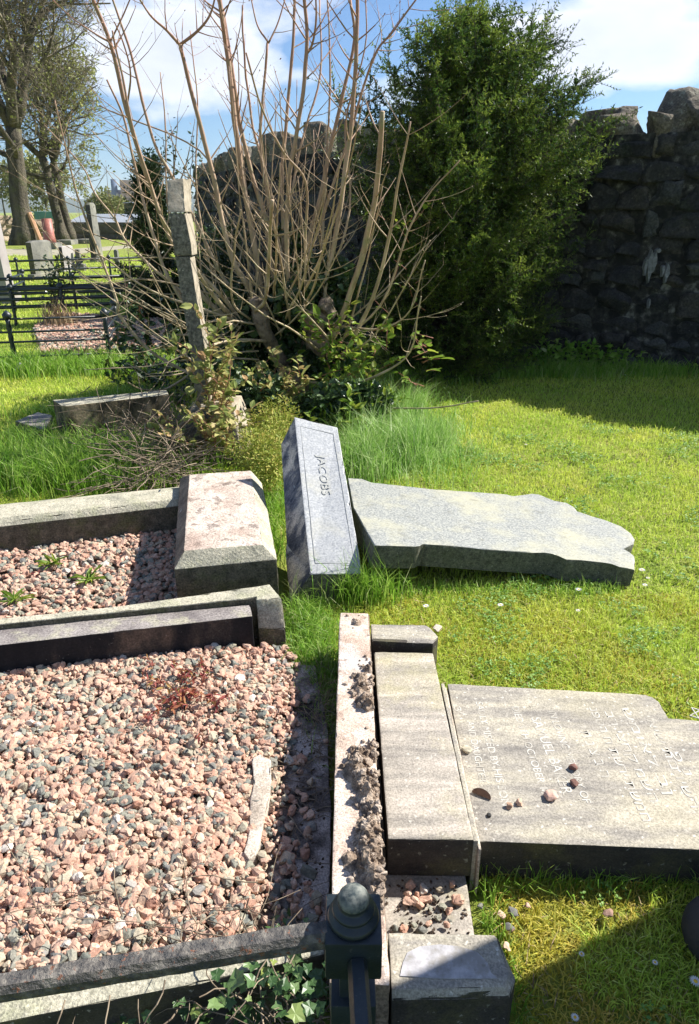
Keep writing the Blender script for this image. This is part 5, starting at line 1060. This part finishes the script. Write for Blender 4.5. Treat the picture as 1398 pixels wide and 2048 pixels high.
# ================================================================ YEW
def conifer(name, label, base, prof, nb, cat='tree', seed=1, needle=.021, mat=None, nw=.0045, tipgain=1., step=.045, lumpy=.36, elev=(10, 55), twl=(.07, .17), zlow=.05, npair=9):
    r = random.Random(seed); e_ = empty(name, (base[0], base[1], 0)); tagit(e_, label, cat); H = prof[-1][0]
    def rad(z):
        for (z0, r0), (z1, r1) in zip(prof, prof[1:]):
            if z <= z1: return r0 + (r1 - r0) * (z - z0) / (z1 - z0)
        return .02
    s0, s1, q0, q1 = [], [], [], []; NP, ND, NU = [], [], []
    for i in range(nb):
        ze = r.random() ** .85 * H; az = r.uniform(0, 2 * math.pi); lump = .82 + lumpy * noise.noise(Vector((math.cos(az) * 2.1, math.sin(az) * 2.1, ze * 1.9 + seed))) + r.gauss(0, .09)
        R_ = rad(ze) * min(1.12, lump) * r.uniform(.75, 1.05) ; R_ = max(R_, .12)
        el = math.radians(r.uniform(*elev)) * (.45 + .75 * ze / H); z0 = max(zlow, ze - R_ * math.tan(el) * .9)
        a_ = Vector((base[0], base[1], z0)); b_ = Vector((base[0] + R_ * math.cos(az), base[1] + R_ * math.sin(az), ze)); Lb = (b_ - a_).length; n_ = max(4, int(Lb / .06))
        ctrl = (a_ + b_) / 2 + Vector((0, 0, -.12 * Lb)) + Vector((r.gauss(0, .05), r.gauss(0, .05), 0))
        pp_ = [a_ * (1 - t) ** 2 + ctrl * 2 * t * (1 - t) + b_ * t * t for t in [k / n_ for k in range(n_ + 1)]]
        for k in range(n_): s0.append(tuple(pp_[k])); s1.append(tuple(pp_[k + 1])); q0.append(.012 * (1 - .85 * k / n_)); q1.append(.012 * (1 - .85 * (k + 1) / n_))
        for k in range(int(n_ * .42), n_ + 1):
            t_ = (pp_[k] - pp_[k - 1]).normalized(); side = t_.cross(Vector((0, 0, 1))).normalized(); upv = side.cross(t_)
            for sg in ((1, -1, 0, 2) if k < n_ else (1, -1, 0, 0)):
                rv = Vector((r.gauss(0, 1), r.gauss(0, 1), r.gauss(.15, .8))).normalized()
                d = (t_ * (.55 if k < n_ else 1.2) + rv * .8 + side * (sg if sg < 2 else 0) * .5).normalized(); ln = r.uniform(*twl) * (1.3 if k == n_ else 1) * (1.15 - .5 * k / n_ if k < n_ else 1)
                p = pp_[k].copy(); m = npair; dd = d.copy()
                for j in range(m):
                    p2_ = p + dd * (ln / m); sd = dd.cross(upv).normalized() if dd.cross(upv).length > .05 else side
                    for q_ in (1, -1):
                        NP.append(tuple(p2_)); ND.append(tuple(sd * q_ * r.uniform(.3, 1) + dd * .55 + upv * r.gauss(.1, .55))); NU.append(tuple(upv))
                    dd = (dd + Vector((0, 0, -.035)) + Vector((r.gauss(0, .04), r.gauss(0, .04), 0))).normalized(); p = p2_
                s0.append(tuple(pp_[k])); s1.append(tuple(p)); q0.append(.0025); q1.append(.001)
    n_ = len(NP); s = needle * rg.uniform(.75, 1.2, n_); v_, f_ = scatter('', *NEEDLE, np.array(NP), basis(np.array(ND), np.array(NU) + rg.normal(size=(n_, 3)) * .3), np.stack([s, np.full(n_, nw), s], 1))
    link('crown', npmesh('crown', v_, f_), mat or M['yew'], e_)
    v_, f_ = segs(s0, s1, q0, q1, 3); link('branches', npmesh('branches', v_, f_, True), M['bark_old'], e_)
    tv = tube([(base[0], base[1], -.05), (base[0] + .02, base[1], H * .3), (base[0], base[1] - .02, H * .6), (base[0], base[1], H * .93)], [.09, .07, .045, .012], 10)
    quick('trunk', [tv], M['bark_old'], e_, True)
    print(name, n_)
    return e_
conifer('yew_tree', 'dense dark green yew with spiky sprays in front of the stone wall', (1.10, 7.15), [(0, .75), (.4, .9), (1.0, 1.0), (1.5, 1.1), (2.0, 1.17), (2.4, 1.17), (2.62, 1.02), (2.8, .75), (2.95, .45), (3.05, .15)], 600, seed=6, elev=(0, 60), needle=.028, nw=.0125, npair=7, twl=(.08, .20), lumpy=1.0)
# dark evergreen at left behind the shaft
c = D(312, 520, 11)
conifer('evergreen_bush', 'dark evergreen bush behind the left stems of the bare shrub', (c.x, 11.), [(0, .6), (.5, .6), (1.0, .42), (1.4, .24), (1.85, .10), (2.15, .03)], 200, 'bush', 9, .05, M['dark_leaf'], .022, elev=(15, 50), npair=5, twl=(.08, .2))
# thin holly saplings
def sapling(px, ybase, ytop, Y, lab, n_=5, spread=25, size=.05):
    og = []
    e_ = empty('holly_sapling', (D(px, ybase, Y).x, Y, 0)); tagit(e_, lab, 'sapling', 'holly saplings'); ps, lp, ld = [], [], []
    for k in range(n_):
        b_ = D(px + rnd.gauss(0, spread * .3), ybase, Y); t_ = D(px + rnd.gauss(0, spread), ytop + rnd.uniform(0, (ybase - ytop) * .4), Y + rnd.gauss(0, .2)); m = 16
        P_ = [b_.lerp(t_, i / m) + Vector((rnd.gauss(0, .01), 0, 0)) for i in range(m + 1)]; ps.append(tube(P_, [.012 * (1 - .7 * i / m) for i in range(m + 1)], 5))
        for p in P_[2:]:
            for _ in range(5): lp.append(tuple(p + Vector((rnd.gauss(0, .05), rnd.gauss(0, .05), rnd.gauss(0, .03))))); ld.append((rnd.gauss(0, 1), rnd.gauss(0, 1), rnd.gauss(.2, .6)))
    m = len(lp); s = size * np.exp(rg.normal(0, .25, m)); v_, f_ = scatter('', *OVAL, np.array(lp), basis(np.array(ld)), np.stack([s, s * .7, s], 1)); link('leaves', npmesh('leaves', v_, f_), M['dark_leaf'], e_); quick('stem', ps, M['bark_old'], e_)
sapling(112, 622, 490, 10.6, 'small holly sapling growing through the black railings', 6, 18, .05)
sapling(365, 520, 230, 9.5, 'thin tall holly sapling rising behind the leaning shaft', 5, 22, .045)

# ================================================================ BACKGROUND GRAVES, RAILINGS, BUILDINGS
def fence(pa_, pb_, label, top=.5, rails=(.5, .37, .27), posts=(0, 1), r=.016, ret=None, ball=True):
    "low iron railing between two ground points"
    e_ = empty('iron_railing', pa_); tagit(e_, label, 'railing', 'low black iron railings round the graves')
    for z_ in rails: quick('rail', [tube([pa_ + Vector((0, 0, z_)), pb_ + Vector((0, 0, z_))], r, 6)], M['iron'], e_, True)
    for t_ in posts:
        p = pa_.lerp(pb_, t_); rg_ = [(p + Vector((0, 0, z_))) for z_ in np.linspace(-.02, top, 12)]; po = quick('post', [tube(rg_, [.028 if i % 2 else .022 for i in range(12)], 8)], M['iron'], e_, True)
        if ball: link('finial', lathe('finial', [(.03, p.z + top + .001), (.045, p.z + top + .02), (.045, p.z + top + .05), (.02, p.z + top + .075), (.004, p.z + top + .085)], p.x, p.y, 12), M['iron'], po)
    return e_
V3 = lambda p: Vector((p[0], p[1], 0))
Lf = lambda x0, x1, Y, dy: (V3((x0, Y)), V3((x1, Y + dy)))
def gfence(ypx_l, x_l, ypx_r, x_r, zt, lab, **k):
    a_, b_ = G(x_l, ypx_l, zt), G(x_r, ypx_r, zt); a_.z = b_.z = 0; return fence(a_, b_, lab, top=zt, **k)
gfence(641, -80, 633, 209, .5, 'nearest low black railing in front of the fenced gravel plot', posts=(.32, 1), rails=(.5, .37, .27, .12), r=.012)
gfence(583, -80, 571, 330, .5, 'black railing just behind the gravel plot and holly sapling', posts=(.23, .47, .72), r=.026)
gfence(560, -60, 551, 300, .5, 'black railing with ball finials right of the holly sapling', posts=(.21, .55, .85), r=.028)
gfence(525, -60, 515, 280, .5, 'far black railing beyond the small pale headstones', posts=(.25, .55, .8), r=.024, rails=(.5, .3))
a_, b_ = G(44, 547, .5), G(12, 560, .5); a_.z = b_.z = 0; fence(a_, b_, 'short railing running back beside the white monument', top=.5, posts=(0,), r=.018)
a_, b_ = G(209, 633, .5), G(228, 612, .5); a_.z = b_.z = 0; fence(a_, b_, 'short railing returning at the right end of the gravel plot', top=.5, posts=(1,), r=.014)
def headstone_far(pxl, pxr, ytop, ybase, Y, lab, mat, depth=.12, shape='flat', plinth=True, side=None, cat='headstone', grp='distant headstones'):
    b0, b1 = D(pxl, ybase, Y), D(pxr, ybase, Y); t = D(pxl, ytop, Y); zb = 0.; h_ = t.z; x0, x1 = b0.x, b1.x
    e_ = empty('headstone', ((x0 + x1) / 2, Y, 0)); tagit(e_, lab, cat, grp); w_ = x1 - x0
    if shape == 'flat': ol = [(x0, 0), (x1, 0), (x1, h_ * .93), ((x0 + x1) / 2, h_), (x0, h_ * .93)]
    else: ol = [(x0 - .05 * w_, 0), (x1 + .05 * w_, 0), (x1 - w_ * .15, h_), (x0 + w_ * .15, h_)]
    f = [Vector((x, Y, z_ + .001)) for x, z_ in ol]; bk = [Vector((x, Y + depth, z_ + .001)) for x, z_ in ol]
    me = rings_mesh('slab', [f, bk], 0, 0, 0, .006); by_normal(me, lambda n, c: 0 if n.y > -.5 else 1); link('slab', me, [mat, side or mat], e_)
    if plinth: link('plinth', rings_mesh('plinth', box_rings(x0 - .08, x1 + .08, Y - .06, Y + depth + .06, -.02, .18), 0, 0, 0, .01), [mat], e_)
    return e_
headstone_far(-25, 14, 395, 580, 13.0, 'tall white marble monument cut by the left edge', M['white_marble'], .3, 'taper', cat='monument')
# stone seen on edge: narrow face coloured dark as shade, pale broad side to the right
def edge_stone(x0, x1, x2, ytop, ybase, Y, lab, m_dark, m_light, w_, grp='distant headstones', cat='headstone', taper=0):
    "headstone whose broad face looks right: front edge x0..x1, far edge of face at x2"
    a_, b_ = D(x0, ybase, Y), D(x1, ybase, Y); h_ = D(x0, ytop, Y).z; e_ = empty('headstone', ((a_.x + b_.x) / 2, Y, 0)); tagit(e_, lab, cat, grp)
    q_ = [(a_.x, Y), (b_.x, Y), (b_.x + w_ * .12, Y + w_), (a_.x + w_ * .12, Y + w_)]; c_ = inset(q_, taper)
    me = rings_mesh('slab', [ring(q_, .0), ring(c_, h_ * .96), ring(inset(c_, .3), h_)], 0, 0, 0, .01); by_normal(me, lambda n, c: 0 if n.x > .3 or n.z > .3 else 1); link('slab', me, [m_light, m_dark], e_)
    c2 = inset(q_, -.25); link('plinth', rings_mesh('plinth', [ring(c2, -.02), ring(c2, .14)], 0, 0, 0, .01), [m_light], e_)
edge_stone(62, 73, 92, 482, 555, 17.5, 'pale headstone on edge left of the holly sapling', M['kerb_side'], M['grey_stone'], .9)
edge_stone(180, 192, 205, 405, 505, 24, 'tall thin pillar monument standing alone on the far lawn', M['dark_stone'], M['grey_stone'], .5, cat='monument', taper=.25)
edge_stone(124, 131, 140, 492, 545, 20, 'small dark edged headstone right of the holly sapling', M['dark_stone'], M['white_marble'], .6)
headstone_far(152, 163, 499, 530, 20.5, 'little pale pointed headstone behind the railings', M['grey_stone'], .1, 'taper')
headstone_far(229, 236, 499, 520, 22, 'small grey stub headstone at the right of the far railings', M['grey_stone'], .15, 'flat', False)
# red granite column
b_ = D(100, 485, 33); cl = empty('granite_column', (b_.x, 33, 0)); tagit(cl, 'polished red granite column on a square base by the big tree', 'column'); zt = D(92, 437, 33).z
link('shaft', lathe('shaft', [(.27, .26), (.25, .45), (.235, .5), (.21, zt)], b_.x, 33, 16), M['red_granite'], cl)
link('base', rings_mesh('base', box_rings(b_.x - .38, b_.x + .38, 32.6, 33.4, -.02, .259), 0, 0, 0, .02), M['grey_stone'], cl)
for x0, x1, y, lab in [(118, 150, 489, 'low flat grave slab at the left on the far lawn'), (158, 186, 487, 'low flat grave slab at the right on the far lawn')]:
    g0, g1 = G(x0, y), G(x1, y); tagit(link('grave_slab', rings_mesh('grave_slab', box_rings(g0.x, g1.x, g0.y - .5, g0.y + .5, -.02, .22), 0, 0, 0, .03), M['grey_stone']), lab, 'grave slab', 'grave slabs on the far lawn')
# boundary walls
FT = [rock_template(70 + i, 2, .22, .86) for i in range(6)]
wall('stone_wall', [tuple(D(140, 485, 46).to_2d()), tuple(D(330, 485, 44).to_2d())], D(200, 445, 46).z, 'dark rubble boundary wall across the far lawn', M['brickwall'], M['brickwall'], M['brickwall'], (.3, .5), (.4, .9), .2, .5, 7, -1, False, FT, rounds=False)
wall('stone_wall', [tuple(D(-60, 490, 40).to_2d()), tuple(D(30, 480, 43).to_2d())], D(10, 432, 41).z, 'pale rubble wall behind the big tree at left', M['sandywall'], M['sandywall'], M['sandywall'], (.3, .5), (.4, .9), .2, .5, 8, -1, False, FT, rounds=False)
wall('stone_wall', [tuple(D(62, 485, 44).to_2d()), tuple(D(122, 485, 45).to_2d())], D(80, 440, 44).z, 'broken sandy wall between the big tree and the pair of trees', M['sandywall'], M['sandywall'], M['sandywall'], (.25, .4), (.3, .7), .2, .5, 9, -1, False, FT, rounds=False)
# leaning timber by the wall
tb = quick('timber_post', [tube([G(68, 492) + Vector((0, 1, 0)), D(58, 425, G(68, 492).y + 1)], .12, 6)], M['wood']); tagit(tb, 'reddish timber post leaning behind the big tree', 'post')
# shed with a ribbed metal roof
x0, x1 = D(148, 440, 60).x, D(275, 440, 60).x; z0, z1 = D(200, 446, 58).z, D(200, 429, 62).z
shd = empty('shed', ((x0 + x1) / 2, 62, 0)); tagit(shd, 'long shed with pale ribbed metal roof beyond the boundary wall', 'shed')
link('wall', rings_mesh('wall', box_rings(x0 + .3, x1 - .3, 58.5, 66, -.02, z0 - .05)), M['brickwall'], shd)
V, Fq = [], []; nr = 60
for k in range(nr + 1):
    x = x0 + (x1 - x0) * k / nr; dz = .06 if k % 2 else 0
    V += [(x, 58, z0 + dz), (x, 62.4, z1 + dz), (x, 66.6, z0 + dz)]
for k in range(nr): Fq += [(3 * k, 3 * k + 3, 3 * k + 4, 3 * k + 1), (3 * k + 1, 3 * k + 4, 3 * k + 5, 3 * k + 2)]
link('roof', npmesh('roof', np.array(V), [np.array(Fq)]), M['metalroof'], shd)
bp = D(105, 425, 55); gt = tagit(link('green_container', rings_mesh('green_container', box_rings(D(80, 430, 55).x, D(118, 430, 55).x, 54, 57, -.02, D(100, 423, 55).z), 0, 0, 0, .05), M['green_tank']), 'green sheeted container behind the sandy wall', 'container')
# power station far away
FY = 520
def blk(e_, name, x0, x1, y0, mat, Y=FY, dp=25):
    link(name, rings_mesh(name, box_rings(D(x0, 430, Y).x, D(x1, 430, Y).x, Y, Y + dp, -1, D((x0 + x1) / 2, y0, Y).z)), mat, e_)
ps_ = empty('power_station', (D(240, 430, FY).x, FY, 0)); tagit(ps_, 'distant pink industrial block with thin dark chimney', 'building')
blk(ps_, 'main_block', 247, 290, 360, M['farwall']); blk(ps_, 'side_block', 214, 246.5, 380, M['farwall2'], FY + 8)
ch = D(228, 400, FY); link('chimney', lathe('chimney', [(2.6, -1), (1.9, D(226, 358, FY).z)], ch.x, FY + 4, 14), M['farchim'], ps_); ch = D(234, 400, FY); link('chimney', lathe('chimney', [(1.0, -1), (.8, D(232, 385, FY).z)], ch.x, FY + 2, 10), M['white_marble'], ps_)
hb = empty('brick_house', (D(262, 430, 75).x, 75, 0)); tagit(hb, 'small dark brick building behind the shed roof', 'building')
link('wall', rings_mesh('wall', box_rings(D(250, 430, 75).x, D(285, 430, 75).x, 75, 82, -.02, D(262, 406, 75).z)), M['brickwall'], hb)
link('roof', rings_mesh('roof', [ring([(D(248, 430, 75).x, 74.6), (D(287, 430, 75).x, 74.6), (D(287, 430, 75).x, 82.4), (D(248, 430, 75).x, 82.4)], D(262, 406, 75).z + .001), ring([(D(252, 430, 75).x, 76), (D(283, 430, 75).x, 76), (D(283, 430, 75).x, 81), (D(252, 430, 75).x, 81)], D(262, 404, 75).z)]), M['metalroof'], hb)
# hills
V, Fq = [], []; xs_ = np.linspace(-1900, 300, 90)
for x in xs_:
    h_ = 32 + 22 * noise.noise(Vector((x * .002, 1, 0))) + 6 * noise.noise(Vector((x * .012, 5, 0))) + 18 * math.exp(-((x + 1150) / 300) ** 2); V += [(x, 1700, -5), (x, 1800, h_), (x, 2100, h_ + 6), (x, 2400, -5)]
for k in range(len(xs_) - 1):
    for j in range(3): Fq.append((4 * k + j, 4 * k + 4 + j, 4 * k + 5 + j, 4 * k + 1 + j))
structure('hills', npmesh('hills', np.array(V), [np.array(Fq)], True), M['hill'], label='low blue hills on the horizon')

# ---- trees at left
def tree(name, label, base, trunk_r, H, crown, seed, leaves=0, lsize=.12, levels=5, spread=.55, grp='bare trees beyond the graves', lean=(0, 0), first=.3, leafmat=None, minr=.012, dens=1.0, bias=(0, 0), maxr=99):
    "tapered trunk, forking limbs and many fine twigs"
    r = random.Random(seed); e_ = empty(name, (base[0], base[1], 0)); tagit(e_, label, 'tree', grp)
    s0, s1, q0, q1 = [], [], [], []; tips = []; tt = []
    def grow(p, d, ln, rad_, lv):
        n_ = 5 if lv < 3 else 3; a_ = p; P_ = [a_.copy()]; R_ = [rad_]; dd = d.copy()
        if lv > 1 and math.hypot(p.x - base[0], p.y - base[1]) > maxr * r.uniform(.75, 1): return
        for k in range(n_):
            dd = (dd + Vector((r.gauss(0, .16), r.gauss(0, .16), r.gauss(.02, .12)))).normalized(); a_ = a_ + dd * (ln / n_); rr = rad_ * (1 - .45 * (k + 1) / n_); P_.append(a_.copy()); R_.append(rr)
            if lv < levels and k >= (1 if lv else 2):
                for _ in range(1 if lv < 2 else (2 if r.random() < .5 * dens else 1)):
                    o = Vector((r.gauss(0, 1), r.gauss(0, 1), r.gauss(0, .6))); o = (o - dd * o.dot(dd)).normalized(); nd = (dd * (1 - spread * .5) + o * spread * r.uniform(.8, 1.5) + Vector((bias[0], bias[1], .05))).normalized()
                    grow(a_.copy(), nd, ln * r.uniform(.55, .8), max(minr * .6, rr * r.uniform(.45, .65)), lv + 1)
        if lv <= 1: tt.append(tube(P_, R_, 9))
        else:
            for k in range(n_): s0.append(tuple(P_[k])); s1.append(tuple(P_[k + 1])); q0.append(R_[k]); q1.append(R_[k + 1])
        if lv < levels: grow(a_.copy(), (dd + Vector((r.gauss(0, .2), r.gauss(0, .2), .05))).normalized(), ln * .75, R_[-1], lv + 1)
        if lv >= levels - 1: tips.extend([tuple(p_) for p_ in P_[1:]])
    top = Vector((base[0] + lean[0], base[1] + lean[1], H * first)); b0 = Vector((base[0], base[1], -.1))
    P_ = [b0.lerp(top, t) + Vector((noise.noise(Vector((t * 3, seed, 0))) * .18, 0, 0)) * (t > 0) for t in np.linspace(0, 1, 9)]; R_ = [trunk_r * (1.55 - .9 * min(1, t * 4) * .6 - .25 * t) for t in np.linspace(0, 1, 9)]
    tt.append(tube(P_, R_, 14))
    for k in range(4): 
        an = 2 * math.pi * (k + r.random() * .6) / 4; grow(P_[-1].copy(), Vector((math.cos(an) * spread, math.sin(an) * spread, r.uniform(.5, 1.1))).normalized(), H * .26, trunk_r * .6, 1)
    for k in range(3):
        an = r.uniform(0, 6.28); grow(P_[6 + (k % 2)].copy(), Vector((math.cos(an), math.sin(an), .35)).normalized(), H * .22, trunk_r * .32, 1)
    quick('trunk', tt, M['bark_old'], e_, True); v_, f_ = segs(s0, s1, q0, q1, 3); cr = link('branches', npmesh('branches', v_, f_, True), M['twig_grey'], e_)
    if leaves and tips:
        T = np.array(tips); i = rg.integers(0, len(T), leaves); p = T[i] + rg.normal(size=(leaves, 3)) * .12; s = lsize * np.exp(rg.normal(0, .3, leaves)); v_, f_ = scatter('', *LEAF, p, rand_rot(leaves), np.stack([s, s * .7, s], 1)); link('crown', npmesh('crown', v_, f_), leafmat or M['bud'], e_)
    print(name, len(s0), len(tips))
g = G(46, 490)
tree('bare_tree', 'huge bare tree with thick trunk at the left edge', (g.x, 37), .46, 17, 0, 5, 5200, .12, 6, .62, lean=(.5, 0), first=.30, minr=.020, maxr=5.8, dens=1.5)
g = G(133, 482); tree('bare_tree', 'slim left trunk of the pair with fresh leaves beyond the column', (D(128, 480, 42).x, 42), .27, 11, 0, 8, 3600, .13, 5, .6, lean=(-.5, 0), first=.38, minr=.015, maxr=2.7)
tree('bare_tree', 'slim right trunk of the pair in front of the dark wall', (D(141, 480, 42.5).x, 42.5), .24, 10, 0, 12, 3600, .13, 5, .65, lean=(-.3, 0), first=.4, minr=.015, maxr=2.7)
for px, Y, h_, sd, lab in [(95, 70, 6.5, 21, 'yellowish young tree behind the green container'), (205, 85, 3.2, 22, 'low yellow green bush above the shed roof'), (225, 90, 2.6, 23, 'rounded pale green bush beside the brick building'), (10, 80, 6, 24, 'grey bare thicket tree beyond the pale wall')]:
    c = D(px, 430, Y); C1, R1 = blobs((c.x, Y, h_ * .55 + .6), (2.2, 1.6, h_ * .38), 12, .6, 1.2, sd); e_ = empty('distant_bush', (c.x, Y, 0)); tagit(e_, lab, 'bush', 'bushes beyond the boundary')
    quick('crown', [leaf_cloud(C1, R1, 2200, .28, LEAF, .3, .7)], M['brush'], e_); quick('trunk', [tube([(c.x, Y, -.1), (c.x, Y, h_ * .7)], [.12, .04], 6)], M['bark_old'], e_)

# ================================================================ AIR
hm = bpy.data.materials.new('haze'); hm.use_nodes = True; t = hm.node_tree; t.nodes.clear(); pv = t.nodes.new('ShaderNodeVolumePrincipled'); pv.inputs['Color'].default_value = (.80, .88, 1, 1); pv.inputs['Density'].default_value = .0002; pv.inputs['Anisotropy'].default_value = .2
oo = t.nodes.new('ShaderNodeOutputMaterial'); t.links.new(pv.outputs[0], oo.inputs['Volume'])
hz = link('haze', rings_mesh('haze', box_rings(-2400, 1700, -300, 2700, -7, 110)), hm, loc=(0, 0, -7)); hz['kind'] = 'stuff'; hz['label'] = 'thin bluish haze over the distance'
